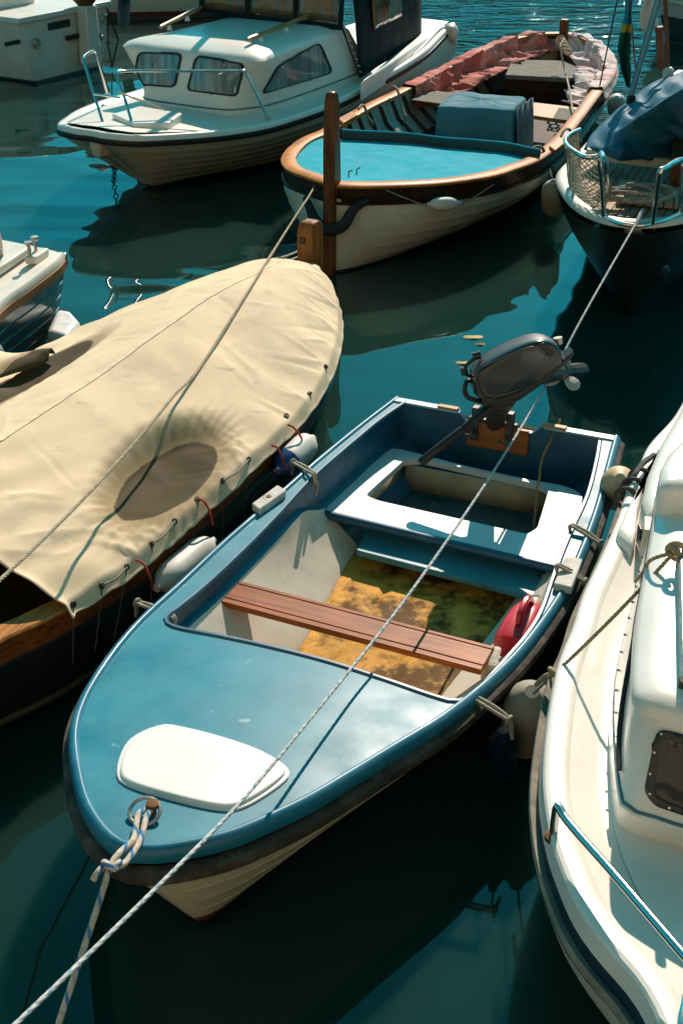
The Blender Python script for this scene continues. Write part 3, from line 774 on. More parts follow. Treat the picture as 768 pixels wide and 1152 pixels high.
M_trim = mat('blue_seal', (.05, .16, .2), .5)
tl = [b - n * .010 + Vector((0, 0, .004)) for b, n in zip(B1, n2_)]
mb = MB(); mb.tube(tl, .006, 8); mb.build('seal_line', M_trim, boat)
M_panel = mat('cream_window_panel', (.66, .58, .47), .25, var=.08, coat=.4)
ua_, ub_ = fr_.px(707, 660, 1.0)[0], fr_.px(699, 858, .96)[0]
idx = [i for i in range(45) if ua_ - .9 <= fr_.l(B1[i])[0] <= ub_]
def spt(i, t, o=.0): b, c, n = B1[i], B2[i], n2_[i]; return b.lerp(c, t) + n * (o - .012 * (1 - t)) + Vector((0, 0, .002))
rows_ = []
for i in idx:
    s = sstep(ub_, ub_ - .55, fr_.l(B1[i])[0]); rows_.append([spt(i, lerp(.10, .10 + .74 * s + .02, t / 6), .012) for t in range(7)])
mb = MB(); mb.loft(rows_, False); sw = mb.build('side_window', M_panel, boat, solid=.004)
M_black = mat('black_rubber', (.012, .012, .011), .5, var=.3)
mb = MB(); mb.tube([r[-1] + Vector((0, 0, .003)) for r in rows_], .008, 8); mb.build('window_gasket', M_black, boat)
for k in range(2, len(rows_) - 1, 2):
    q = rows_[k][1]; mb = MB(); mb.lathe([(0, .005), (.006, .004)], q + n2_[idx[k]] * .002, n2_[idx[k]], 8); mb.build('screw', M_steeld, sw)
fw = [(739,819),(768,826),(800,836),(800,932),(768,917),(738,907),(728,897),(725,886)]
fwo = round_poly(V2(fw), [12, 1, 6, 6, 1, 6, 8, 8]); cw = sum(fwo, Vector((0, 0))) / len(fwo)
fwi = [p + (cw - p).normalized() * 10 for p in fwo]
M_frame = mat('dark_window_frame', (.03, .03, .024), .45, var=.3)
M_dglass = mat('smoked_glass', (.035, .028, .018), .06, var=.5, vs=2, spec=.6)
mb = MB(); onsurf(mb, bv, fwo, .005, 8, [fwi]); wf = mb.build('front_window', M_frame, boat, solid=.006)
mb = MB(); onsurf(mb, bv, fwi, .003, 8); mb.build('pane', M_dglass, wf)
for x, y in [(745,825),(737,846),(732,870),(731,892),(753,908)]:
    h = hit(bv, x, y)
    if h: mb = MB(); mb.lathe([(0, .005), (.009, .004)], h[0], h[1], 8); mb.build('screw', M_steel, wf)
# raised moulding aft, cockpit coaming, side light
za = .84
ap = [(790,440),(768,468),(746,502),(722,538),(704,572),(693,597),(697,603),(711,613),(715,600),(716,575),(724,540),(744,505),(768,485),(800,470)]
ap3 = [W(x, y, za) for x, y in ap]; ca_ = sum(ap3, Vector()) / len(ap3)
mb = MB(); mb.loft([[p.lerp(ca_, -.04) - Vector((0, 0, .14)) for p in ap3], [p - Vector((0, 0, .02)) for p in ap3], [p.lerp(ca_, .06) for p in ap3]])
mb.build('aft_gunwale', M_wr, boat, bevel=.02, seg=3)
cp3 = [W(x, y, 1.0) for x, y in [(800,430),(768,452),(742,497),(728,530),(722,558),(728,577),(742,582),(790,590),(830,560)]]; cc_ = sum(cp3, Vector()) / len(cp3)
mb = MB(); mb.loft([[p.lerp(cc_, -.05) - Vector((0, 0, .30)) for p in cp3], [p - Vector((0, 0, .04)) for p in cp3], [p.lerp(cc_, .08) for p in cp3]])
mb.build('cockpit_coaming', M_wr, boat, bevel=.035, seg=3)
rp3 = [W(x, y, 1.36) for x, y in [(800,470),(768,490),(752,505),(742,523),(741,540),(750,546),(768,544),(810,556),(840,520)]]; cr_ = sum(rp3, Vector()) / len(rp3)
mb = MB(); mb.loft([[p.lerp(cr_, -.05) - Vector((0, 0, .30)) for p in rp3], [p - Vector((0, 0, .03)) for p in rp3], [p.lerp(cr_, .08) for p in rp3]])
mb.build('roof_hatch', M_wr, boat, bevel=.03, seg=3)
M_creambox = mat('cream_plastic', (.55, .5, .38), .5)
q = [W(x, y, 1.03) for x, y in [(724,580),(734,581),(732,597),(723,596)]]
mb = MB(); mb.loft([[p - Vector((0, 0, .09)) for p in q], q]); sl_ = mb.build('side_light', M_creambox, boat, bevel=.006)
mb = MB(); c_ = (q[0] + q[3]) / 2; mb.box(c_ - Vector((.012, 0, .045)), .012, .05, .055); mb.build('lamp_face', M_black, sl_, bevel=.003)
# rails and cleat
def bent(pts, n=40): return smooth([Vector(p) for p in pts], n)
zf_ = .80
f0 = W(622, 941, zf_); top = f0 + Vector((0, 0, .12)); far_ = W(768, 1074, .97); end = W(860, 1180, .97)
mb = MB(); mb.tube(bent([f0, f0 + Vector((0, 0, .09)), top.lerp(far_, .012) + Vector((0, 0, .012)), top.lerp(far_, .06), top.lerp(far_, .5), far_, end, end + Vector((.03, 0, -.16))], 90), .0135, 12)
rl_ = mb.build('bow_rail', M_steel, boat)
mb = MB(); mb.lathe([(-.01, .028), (.006, .028), (.010, .018)], f0, n=16); mb.build('rail_foot', M_rust, rl_)
cl = W(768, 1142, .80); mb = MB()
mb.tube([cl + fr_.f * .10 + Vector((0, 0, .045)), cl + fr_.f * .06 + Vector((0, 0, .05)), cl - fr_.f * .06 + Vector((0, 0, .05)), cl - fr_.f * .10 + Vector((0, 0, .045))], [.008, .014, .014, .008], 10)
for s in (-1, 1): mb.tube([cl + fr_.f * .04 * s, cl + fr_.f * .04 * s + Vector((0, 0, .05))], .012, 10)
mb.build('cleat', M_steel, boat)
zrh = ZR + .10
ha, hb_ = W(766, 612, zrh), W(770, 764, zrh)
mb = MB(); mb.tube([ha, hb_], .016, 10); hr = mb.build('roof_handrail', M_steeld, boat)
for t in (.06, .94):
    p = ha.lerp(hb_, t); mb = MB(); mb.lathe([(-.12, .014), (0, .014)], p, n=10); mb.build('rail_foot', M_black, hr)
# ================================================================== wooden boat under a tan canvas cover
ft = Frame(Vector((-.22, 8.95, 0)) - Vector((.41, .912, 0)) * 6.4, Vector((.41, .912, 0)))     # u = 6.4 at the stem; v > 0 is the photo's left
def zs_t(u): return .52 + .12 * max(0, (u - 2.2) / 4.2) ** 2.2
tr_px = [(0,728),(40,708),(80,688),(112,668),(150,642),(200,602),(248,560),(292,518),(332,480),(356,450),(374,418),(383,385),(384,360),(376,330),(362,312)]
tr_ = [ft.px(x, y, zs_t) for x, y in tr_px]
hb = [(u, -v) for u, v in tr_]
u0_, b0_ = hb[0]
prof_ = [(-.15, .0), (-.05, .25), (.3, .55)] + ([(1.0, .80)] if u0_ > 1.3 else []) + hb + [(6.36, .12), (6.4, 0)]
prof_ = [tuple(p) for p in smooth([Vector(p) for p in prof_], 120)]
tR = [(u, -v) for u, v in prof_]; tL = [(u, v * 1.10) for u, v in prof_]
boat = thing('covered_boat', 'dark wooden boat under a sagging tan canvas cover with two damp hollows', 'boat', ft.w(3.2, 0, 0))
M_thull = hull_mat('tarred_hull', (.016, .017, .015), boot=(.16, .19, .12), below=(.012, .018, .014), zb=.035, zt=.085, rough=.45, dirt=(.05, .045, .03), scum=.2)
ins_t = lambda pl: [(u, v * (1 - .035 / max(.3, abs(v)) * min(1, abs(v) * 3))) for u, v in pl]
hull_mesh(ft, ins_t(tR), ins_t(tL), zs_t, rake=.12, srake=.12, k_mid=.88, k_bow=.3, k_stern=.3, drop=.12, power=1.8, strakes=5, lap=.006).build('hull', M_thull, boat, sharp=30)
GANG = math.atan2(ft.f.y, ft.f.x)
M_varn = wood('varnished_strake', (.32, .09, .02), (.09, .024, .008), GANG, grain=10, rough=.3, coat=.4)
M_cap = wood('honey_wood_cap', (.60, .27, .075), (.32, .12, .03), GANG, grain=12, rough=.45, coat=.15)
sheer_t = [ft.w(u, v, zs_t(u)) for u, v in tR] + [ft.w(u, v, zs_t(u)) for u, v in reversed(tL[1:-1])]
sheer_t = resample(sheer_t, 240, True)
SGT = 1
def ring_t(prof, m, name, sharp=45): mb = MB(); sweep(mb, sheer_t, prof, closed=True, flip=SGT, ring_closed=True); return mb.build(name, m, boat, sharp=sharp)
ring_t([(-.055, -.01), (-.028, -.01), (-.034, -.125), (-.065, -.13)], M_varn, 'top_strake')
ring_t([(-.12, -.008), (-.12, .010), (-.026, .010), (-.018, .002), (-.024, -.010)], M_cap, 'gunwale_cap')
ring_t([(-.034, -.118), (-.018, -.123), (-.018, -.143), (-.055, -.145)], M_thull, 'rubbing_strake')
M_tdark = wood('dark_boat_inside', (.075, .045, .022), (.03, .018, .01), GANG, grain=6, rough=.7)
mb = MB(); ip = [(u, v * .8) for u, v in prof_]
mb.sheet([ft.w(u, -v, 0) for u, v in ip] + [ft.w(u, v, 0) for u, v in reversed(ip[1:-1])], [], lambda x, y: .16, .25); mb.build('bottom_boards', M_tdark, boat)
mb = MB()
for sgn in (-1, 1): mb.loft([[ft.w(u, sgn * max(0, v - .03) , zs_t(u) - .02) for u, v in prof_], [ft.w(u, sgn * max(0, v - .05) * .93, zs_t(u) * .55) for u, v in prof_], [ft.w(u, sgn * v * .8, .16) for u, v in prof_]], False)
mb.build('inside_planking', M_tdark, boat)
# stem head
pz = .62; c_ = W(349, 300, pz)
M_post = wood('stem_head_wood', (.42, .155, .035), (.15, .05, .012), 0, grain=9, rough=.5, axis_z=True)
mb = MB(); ang = math.atan2(-.35, 1.0); TM = Matrix.Rotation(R(-28), 3, 'Z')
secs = []
for z, sx_, sy_ in ((.25, .12, .17), (.70, .12, .17), (.88, .12, .165), (.912, .115, .155), (.935, .108, .13), (.95, .095, .07)):
    secs.append([c_ + TM @ Vector((x * sx_ / 2, y * sy_ / 2, 0)) + Vector((0, 0, z - pz)) for x, y in ((-1, -1), (1, -1), (1, 1), (-1, 1))])
mb.loft(secs); st_ = mb.build('stem_head', M_post, boat, bevel=.012, sharp=35)
mb = MB(); mb.box(c_ + TM @ Vector((-.01, -.086, 0)) + Vector((0, 0, .83 - pz)), .04, .012, .045, TM); mb.build('peg_hole', M_black, st_)
# canvas cover ------------------------------------------------------------
corner = ft.px(80, 684, .56); UA = corner[0]
NS, NT = 250, 150
right = [p for p in tR if p[0] > UA]; right = [(UA, corner[1])] + right
right = [tuple(p) for p in resample([Vector(p) for p in right], NS)]
leftc = [(u, -v) for u, v in right]
dents = []
def dent(px, py, z, a, b, rot=0): u, v = ft.px(px, py, z); dents.append((u, v, z, a, b, rot)); return (u, v)
dent(189, 541, .61, .40, .17, .06)
dent(40, 421, .745, .50, .095, -.03)
rnd = random.Random(5); creases = []
def crease(u0, v0, ang, ln, w, a): creases.append((u0, v0, math.cos(ang), math.sin(ang), ln, w, a))
for k in range(30):      # pulled in from the eyelets along the near edge
    i = int(rnd.uniform(4, NS * .93)); u_, v_ = right[i]
    for q in range(2): crease(u_, v_ * .97, math.pi / 2 + rnd.uniform(-.9, .9), rnd.uniform(.15, .5), rnd.uniform(.012, .022), rnd.uniform(.004, .009) * rnd.choice((1, 1, -1)))
for k in range(26):      # fanning from the loose aft edge
    crease(UA + rnd.uniform(-.1, .5), rnd.uniform(-.75, .8), rnd.uniform(-.7, .9), rnd.uniform(.35, 1.2), rnd.uniform(.015, .035), rnd.uniform(.004, .011))
for k in range(40):      # odd wrinkles elsewhere
    crease(rnd.uniform(UA + .5, 6.0), rnd.uniform(-.75, .75), rnd.uniform(-.5, .5) + rnd.choice((0, math.pi / 2, .8)), rnd.uniform(.15, .6), rnd.uniform(.012, .028), rnd.uniform(.002, .006) * rnd.choice((1, -1)))
def crease_z(u, v):
    z = 0
    for u0, v0, c, s, ln, w, a in creases:
        du, dv = u - u0, v - v0; x = du * c + dv * s
        if -.02 < x < ln:
            y = (-du * s + dv * c) - .05 * math.sin(x * 4 + u0)
            if abs(y) < 3 * w: z += a * math.exp(-(y / w) ** 2) * sstep(ln, ln * .2, x) * sstep(-.02, .05, x)
    return z
def ell(u, v, d):
    du, dv = u - d[0], v - d[1]; cs, sn = math.cos(d[5]), math.sin(d[5])
    x, y = (du * cs + dv * sn) / d[3], (-du * sn + dv * cs) / d[4]
    return math.hypot(x, y), math.atan2(y, x)
def cover_z(u, v, b, edge):
    av = abs(v); s = av / max(.05, b + .02)
    g = zs_t(u) + .035
    taper = sstep(6.6, 4.8, u)
    ridge = lerp(.15, .32, taper) * (.15 + .85 * sstep(6.45, 6.0, u)) * (1 - sstep(1.1, .3, u) * .2)
    s = min(1.0, s); k = (1 - s)
    z = g + ridge * lerp(1 - s ** 2.6, k ** 1.12 * .75 + .25 * (1 - s * s), sstep(6.3, 4.6, u))
    # hem hangs over the gunwale
    z -= .055 * sstep(b - .03, b + .012, av)
    # tension folds running from the edge eyelets and from the aft edge
    z += .006 * math.sin(u * 19 + 3 * v) * sstep(.45, .95, s) * (1 - sstep(.95, 1, s))
    f = sstep(UA + 1.2, UA, u)
    z += f * .010 * math.sin(v * 30 + u * 9) * (1 - s * .5)
    z += .010 * mn.noise(Vector((u * 1.7, v * 2.3, 1.0))) + .004 * mn.noise(Vector((u * 6, v * 5, 4.0)))
    z += crease_z(u, v)
    for d in dents:
        r_, th = ell(u, v, d)
        m = sstep(1.75, .92, r_)
        m2 = m ** 1.6
        z = lerp(z, d[2] - .03 * sstep(1.15, 0, r_) + .5 * crease_z(u, v) + .012 * mn.noise(Vector((u * 5, v * 7, 2))), m2)
        w = math.exp(-((r_ - 1.45) / .33) ** 2)
        z += .006 * w * math.sin(th * 34 + 2 * math.sin(th * 3)) * (.6 + .4 * math.sin(th * 2 + 1))
    return z
mb = MB(); rows = []
for i in range(NS):
    uR, vR = right[i]; b = abs(vR); row = []
    for j in range(NT + 1):
        t = -1 + 2 * j / NT
        t = math.copysign(1 - (1 - abs(t)) ** 1.15, t)
        out = 1 + .012 / max(.25, b)
        sc = .009 * math.sin(i * .55) * (abs(t) > .985)
        u, v = uR + sc * .5, vR * -t * -1 * out
        v = -t * b * out * (1.10 if t < 0 else 1)
        z = cover_z(u, v, b * (1.10 if t < 0 else 1), abs(t)) + sc * .4
        if i >= NS - 6: z -= .02 * (i - NS + 6) / 6
        row.append(ft.w(u + .03 * (i > NS - 10) * (i - NS + 10) / 10, v, z))
    rows.append(row)
mb.loft(rows, False)
def canvas_mat():
    m = mat('tan_canvas', (.80, .625, .42), .8, var=.13, vs=2.2, dirt=(.36, .31, .24), dirt_amt=.45, ds=1.8, bump=.0008, bs=400)
    nt = m.node_tree; L = nt.links.new; b = nt.nodes['Principled BSDF']; src = b.inputs['Base Color'].links[0].from_socket
    tc = N(nt, 'ShaderNodeTexCoord')
    # grey scuffs, stretched along the boat, and dark wet cloth in the hollows, their shade painted in
    rt = N(nt, 'ShaderNodeVectorRotate', rotation_type='Z_AXIS'); rt.inputs['Angle'].default_value = -R(25); L(tc.outputs['Object'], rt.inputs['Vector'])
    mp = N(nt, 'ShaderNodeMapping'); mp.inputs['Scale'].default_value = (1.4, 4.0, 1); L(rt.outputs[0], mp.inputs[0])
    n = N(nt, 'ShaderNodeTexNoise', i_Scale=2.0, i_Detail=7.0, i_Roughness=.65); L(mp.outputs[0], n.inputs['Vector'])
    r = N(nt, 'ShaderNodeValToRGB'); r.color_ramp.elements[0].position = .63; r.color_ramp.elements[0].color = (0, 0, 0, 1); r.color_ramp.elements[1].position = .69; r.color_ramp.elements[1].color = (.5, .5, .5, 1)
    L(n.outputs[0], r.inputs[0])
    mx = N(nt, 'ShaderNodeMix', data_type='RGBA'); L(r.outputs[0], mx.inputs[0]); L(src, mx.inputs[6]); mx.inputs[7].default_value = (.37, .32, .27, 1); src = mx.outputs[2]
    loc = ft.w(3.2, 0, 0)
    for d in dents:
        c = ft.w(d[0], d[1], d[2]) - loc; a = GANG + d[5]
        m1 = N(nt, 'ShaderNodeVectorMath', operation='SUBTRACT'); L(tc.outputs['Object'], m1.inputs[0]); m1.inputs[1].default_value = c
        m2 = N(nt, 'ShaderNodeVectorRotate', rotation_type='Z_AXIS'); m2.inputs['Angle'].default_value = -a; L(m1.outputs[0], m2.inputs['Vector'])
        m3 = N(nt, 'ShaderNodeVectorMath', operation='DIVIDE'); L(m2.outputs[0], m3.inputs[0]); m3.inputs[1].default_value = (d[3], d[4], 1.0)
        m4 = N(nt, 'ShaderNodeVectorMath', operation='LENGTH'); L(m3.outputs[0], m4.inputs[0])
        n5 = N(nt, 'ShaderNodeMath', operation='MULTIPLY_ADD'); L(n.outputs[0], n5.inputs[0]); n5.inputs[1].default_value = .5; L(m4.outputs[1], n5.inputs[2])
        mr = N(nt, 'ShaderNodeMapRange', interpolation_type='SMOOTHSTEP'); mr.inputs['From Min'].default_value = 2.0; mr.inputs['From Max'].default_value = 1.35; mr.inputs['To Max'].default_value = .8; L(n5.outputs[0], mr.inputs[0])
        mx = N(nt, 'ShaderNodeMix', data_type='RGBA'); L(mr.outputs[0], mx.inputs[0]); L(src, mx.inputs[6]); mx.inputs[7].default_value = (.27, .19, .085, 1); src = mx.outputs[2]
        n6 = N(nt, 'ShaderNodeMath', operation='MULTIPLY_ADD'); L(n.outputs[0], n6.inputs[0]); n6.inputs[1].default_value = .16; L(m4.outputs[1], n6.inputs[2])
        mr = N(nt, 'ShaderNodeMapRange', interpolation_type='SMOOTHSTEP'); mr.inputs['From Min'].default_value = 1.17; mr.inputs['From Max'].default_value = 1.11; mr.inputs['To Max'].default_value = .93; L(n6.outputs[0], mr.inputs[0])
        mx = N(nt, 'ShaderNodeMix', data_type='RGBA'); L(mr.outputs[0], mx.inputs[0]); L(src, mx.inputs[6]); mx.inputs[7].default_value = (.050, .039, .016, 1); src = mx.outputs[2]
    L(src, b.inputs['Base Color'])
    return m
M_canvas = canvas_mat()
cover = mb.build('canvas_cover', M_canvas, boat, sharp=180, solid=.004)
cover_bv = bvh_of(cover)
# eyelets, lacing and red cords on the dinghy side
M_lace = rope_mat('dark_lacing', (.08, .07, .055)); M_cord = rope_mat('grey_cord', (.28, .26, .21)); M_red = rope_mat('red_cord', (.45, .05, .04)); M_wcord = rope_mat('pale_cord', (.58, .52, .40))
eye_px = [(82,680),(114,659),(142,638),(170,612),(196,587),(222,562),(250,541),(279,517),(322,468),(348,443),(366,413)]
eyes = []
for x, y in eye_px:
    h = near_hit(cover_bv, x, y)
    if not h: continue
    eyes.append(h[0] + h[1] * .006)
    mb = MB(); mb.torus(h[0] + h[1] * .006, .011, .005, h[1], 14, 6); mb.build('eyelet', M_black, cover)
for i, e in enumerate(eyes):
    u, v = ft.l(e)
    lo = ft.w(u - .10 - .05 * (i % 3), v - .035, zs_t(u) - .22)
    mb = MB(); mb.tube(sag(e, lo, .01, 10), .0035, 6); mb.build('lacing', M_lace, cover)
    if i + 1 < len(eyes) and i in (1, 3, 6):
        mb = MB(); mb.tube([e, e.lerp(eyes[i+1], .5) + Vector((.01, -.01, -.005)), eyes[i+1]], .006, 6); mb.build('lacing', M_cord, cover)

# seams sewn along the ridge and across the cover, and the stitched hem
M_seam = mat('canvas_seam', (.80, .64, .45), .85, var=.2, vs=20)
def seam(path): mb = MB(); sweep(mb, [p + Vector((0, 0, .006)) for p in path], [(-.010, -.009), (-.009, -.0035), (.009, -.0035), (.010, -.009)]); mb.build('seam', M_seam, cover, sharp=60)
seam([rows[i][NT // 2] for i in range(2, NS - 12)])

# a loose fold of canvas flopped over the far hollow
mb = MB(); rr_f = []
for i in range(13):
    s = i / 12; row = []
    for j in range(9):
        t = j / 8
        p = W(lerp(-45, 62, s) - 8 * t, lerp(396, 392, s) + 34 * t * (1 - .75 * s ** 2), .80)
        row.append(p + Vector((0, 0, .05 * math.sin(math.pi * t) + .018 * mn.noise(Vector((s * 4, t * 3, 9))) - .03 * s)))
    rr_f.append(row)
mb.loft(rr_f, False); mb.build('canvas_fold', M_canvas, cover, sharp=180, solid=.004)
# ================================================================== open wooden boat with the turquoise foredeck cover
def zs_w(u): return .56 + .16 * max(0, (u - 3.0) / 3.8) ** 2 + .10 * max(0, (3.0 - u) / 3.0) ** 2
_bow = W(374, 208, .72); _st = W(634, 40, .66)
LW = (Vector((_bow.x, _bow.y)) - Vector((_st.x, _st.y))).length
def zs_w(u): return .55 + .17 * max(0, (u / LW - .45) / .55) ** 2 + .10 * max(0, (.45 - u / LW) / .45) ** 2
fw_ = Frame(_st, _bow - _st)
wl_px = [(634,37),(600,38),(560,47),(530,60),(500,74),(470,90),(440,105),(410,119),(385,133),(360,148),(339,157),(323,170),(318,182),(326,192),(347,200),(365,206),(374,209)]
wr_px = [(634,37),(650,39),(668,46),(684,57),(692,72),(688,88),(674,106),(652,136),(632,160),(606,180),(580,190),(554,198),(502,206),(456,209),(420,210),(390,210),(374,209)]
wl = oline(fw_, wl_px, zs_w, 110); wr = oline(fw_, wr_px, zs_w, 110)
boat = thing('wooden_boat', 'open varnished wooden boat with turquoise foredeck cover and cloths over its sides, behind the dinghy', 'boat', fw_.w(LW / 2, 0, 0))
WANG = math.atan2(fw_.f.y, fw_.f.x)
M_whull = hull_mat('wooden_boat_hull', (.66, .62, .50), below=(.02, .03, .03), zb=.03, scum=.45)
hull_mesh(fw_, wl, wr, zs_w, rake=-.02, srake=.1, k_mid=.80, k_bow=.40, k_stern=.55, drop=.13, power=1.9, strakes=6, lap=.008).build('hull', M_whull, boat, sharp=30)
sheer_w = [fw_.w(u, v, zs_w(u)) for u, v in wl] + [fw_.w(u, v, zs_w(u)) for u, v in reversed(wr[1:-1])]
sheer_w = resample(sheer_w, 260, True)
M_wcap = wood('warm_wood_cap', (.66, .25, .04), (.36, .12, .02), WANG, grain=10, rough=.5, coat=.1)
M_wdark = wood('dark_varnish', (.055, .028, .016), (.02, .011, .007), WANG, grain=8, rough=.35, coat=.3)
def ring_w(prof, m, name, sharp=45): mb = MB(); sweep(mb, sheer_w, prof, closed=True, flip=SGW, ring_closed=True); return mb.build(name, m, boat, sharp=sharp)
SGW = 1
ring_w([(-.115, -.012), (-.115, .010), (-.105, .016), (.0, .016), (.016, .006), (.016, -.012)], M_wcap, 'gunwale_cap')
ring_w([(-.02, -.012), (.006, -.012), (-.005, -.135), (-.03, -.14)], M_wdark, 'sheer_strake')
ring_w([(.0, -.128), (.014, -.132), (.014, -.150), (-.02, -.152)], M_wdark, 'rubbing_strake')
# inside: pale planking with dark ribs, boards
M_wins = mat('pale_inside_paint', (.42, .42, .38), .6, var=.2, vs=4, dirt=(.15, .14, .1), dirt_amt=.7)
M_wbrd = wood('bottom_boards', (.10, .06, .035), (.04, .025, .015), WANG, grain=7, rough=.7)
mb = MB()
for side in (wl, wr):
    mb.loft([[fw_.w(u, v * (1 - .06 / max(.3, abs(v))), zs_w(u) - .02) for u, v in side], [fw_.w(u, v * .86, zs_w(u) * .6) for u, v in side], [fw_.w(u, v * .66, .12) for u, v in side]], False)
mb.build('inside_planking', M_wins, boat)
mb = MB(); mb.sheet([fw_.w(u, v * .68, 0) for u, v in wl] + [fw_.w(u, v * .68, 0) for u, v in reversed(wr[1:-1])], [], lambda x, y: .14, .3); mb.build('bottom_boards', M_wbrd, boat)
for i in range(14):
    u = 1.2 + i * .30
    for side in (wl, wr):
        p = min(side, key=lambda q: abs(q[0] - u))
        mb = MB(); v = p[1]; sg = 1 if v > 0 else -1
        mb.tube([fw_.w(u, v * (1 - .085 / abs(v)), zs_w(u) - .04), fw_.w(u, v * .84, zs_w(u) * .6), fw_.w(u, v * .64, .15)], .022, 6); mb.build('rib', M_wbrd, boat)
# turquoise cover stretched over the foredeck, with its raised coaming board
M_turq = mat('turquoise_cover', (.008, .36, .47), .85, var=.07, vs=2.5, dirt=(.03, .42, .50), dirt_amt=.4, bump=.0006, bs=250, spec=.08)
co_px = [(384,150),(420,149),(470,151),(520,158),(560,164),(606,174)]
co = smooth([W(x, y, .64) for x, y in co_px], 40)
inl = [(u, v * (1 - .10 / max(.25, abs(v)))) for u, v in wl]; inr = [(u, v * (1 - .10 / max(.25, abs(v)))) for u, v in wr]
uc = [fw_.l(p)[0] for p in co]
vl_ = [p for p in inl if p[0] > uc[0] + .0]; vr_ = [p for p in inr if p[0] > uc[-1]]
poly = [fw_.w(min(u, LW - .13), v, 0) for u, v in vl_] + [fw_.w(min(u, LW - .13), v, 0) for u, v in reversed(vr_)] + list(reversed(co))
def zcov(x, y):
    u, v = fw_.l(Vector((x, y, 0)))
    return zs_w(u) - .01 - .035 * max(0, 1 - (v / .8) ** 2) * sstep(LW, LW - .6, u) + .006 * mn.noise(Vector((u * 3, v * 3, 0)))
mb = MB(); mb.sheet(poly, [], zcov, .09); mb.build('foredeck_cover', M_turq, boat, sharp=180)
M_board = mat('dark_coaming', (.03, .04, .036), .5, var=.3)
ce = [fw_.w(fw_.l(p)[0] - .02, fw_.l(p)[1], 0) for p in co]
mb = MB(); sweep(mb, [Vector((p.x, p.y, zcov(p.x, p.y))) for p in ce], [(-.012, -.18), (-.012, .085), (.012, .085), (.012, -.18)], ring_closed=True); cb = mb.build('coaming_board', M_board, boat, sharp=40)
mb = MB(); mb.tube([Vector((p.x, p.y, zcov(p.x, p.y) + .088)) for p in ce], .010, 8); mb.build('coaming_bead', M_turq, cb)
# stem post
M_stem = wood('stem_wood', (.22, .075, .018), (.06, .022, .008), 0, grain=7, rough=.4, coat=.3, axis_z=True)
sb = W(378, 292, 0); stop = W(369, 103, 1.46)
ax = fw_.f; rt = fw_.r
mb = MB(); secs = []
bx, by = (_bow + fw_.f * .0).x, (_bow).y
for z, w_, d_, sh in ((-.2, .045, .16, .03), (.2, .045, .16, .03), (.55, .045, .15, .02), (.76, .05, .15, .0), (1.0, .05, .14, .005), (1.34, .045, .12, .0), (1.43, .038, .10, .0), (1.455, .025, .06, 0)):
    c = Vector((bx, by, z)) + fw_.f * (sh + .01)
    secs.append([c + rt * (a * w_) + ax * (b * d_ / 2) for a, b in ((-1, -1), (1, -1), (1, 1), (-1, 1))])
mb.loft(secs); mb.build('stem_post', M_stem, boat, bevel=.012, sharp=35)
# thwarts, stern bench
M_mat_g = mat('grey_felt', (.17, .17, .145), .95, var=.2, vs=10, bump=.002, bs=90)
def plank(px, z, th, m, name, bev=.005):
    q = [W(x, y, z) for x, y in px]; mb = MB(); mb.loft([[p - Vector((0, 0, th)) for p in q], q]); return mb.build(name, m, boat, bevel=bev)
zt_ = .46
tw = plank([(452,108),(470,100),(660,122),(655,138)], zt_, .04, M_wcap, 'thwart')
for px in ([(462,112),(474,102),(508,104),(500,117)], [(621,133),(628,121),(656,124),(650,137)]):
    q = [W(x, y, zt_ + .012) for x, y in px]; mb = MB(); mb.loft([[p - Vector((0, 0, .010)) for p in q], q]); mb.build('felt_mat', M_mat_g, tw, bevel=.004)
be = plank([(568,84),(576,67),(632,68),(668,84),(640,88)], .47, .05, M_mat_g, 'stern_bench')
plank([(568,84),(640,88),(640,90),(568,86)], .44, .30, M_wdark, 'bench_front')
mb = MB(); sp2 = [fw_.w(.10 + .02, v, 0) for v in (-.1, .1)]
pb = fw_.w(.03, 0, 0); mb.loft([[pb + fw_.r * a * .05 + fw_.f * b * .05 + Vector((0, 0, z)) for a, b in ((-1, -1), (1, -1), (1, 1), (-1, 1))] for z in (.1, .86)]); mb.build('stern_post', M_stem, boat, bevel=.01)
# pads on the gunwale
for px in ([(380,133),(395,125),(402,129),(386,138)], [(617,164),(632,155),(638,158),(624,169)]):
    q = [W(x, y, .63) for x, y in px]; mb = MB(); mb.loft([[p - Vector((0, 0, .05)) for p in q], q]); mb.build('rowlock_pad', M_wcap, boat, bevel=.006)
# bow fittings
for x, y in ((392, 200), (401, 197)):
    p = W(x, y, .70); mb = MB(); mb.tube([p, p + Vector((.0, 0, .05)), p + Vector((.03, .01, .06))], .008, 8); mb.build('fairlead', M_steeld, boat)
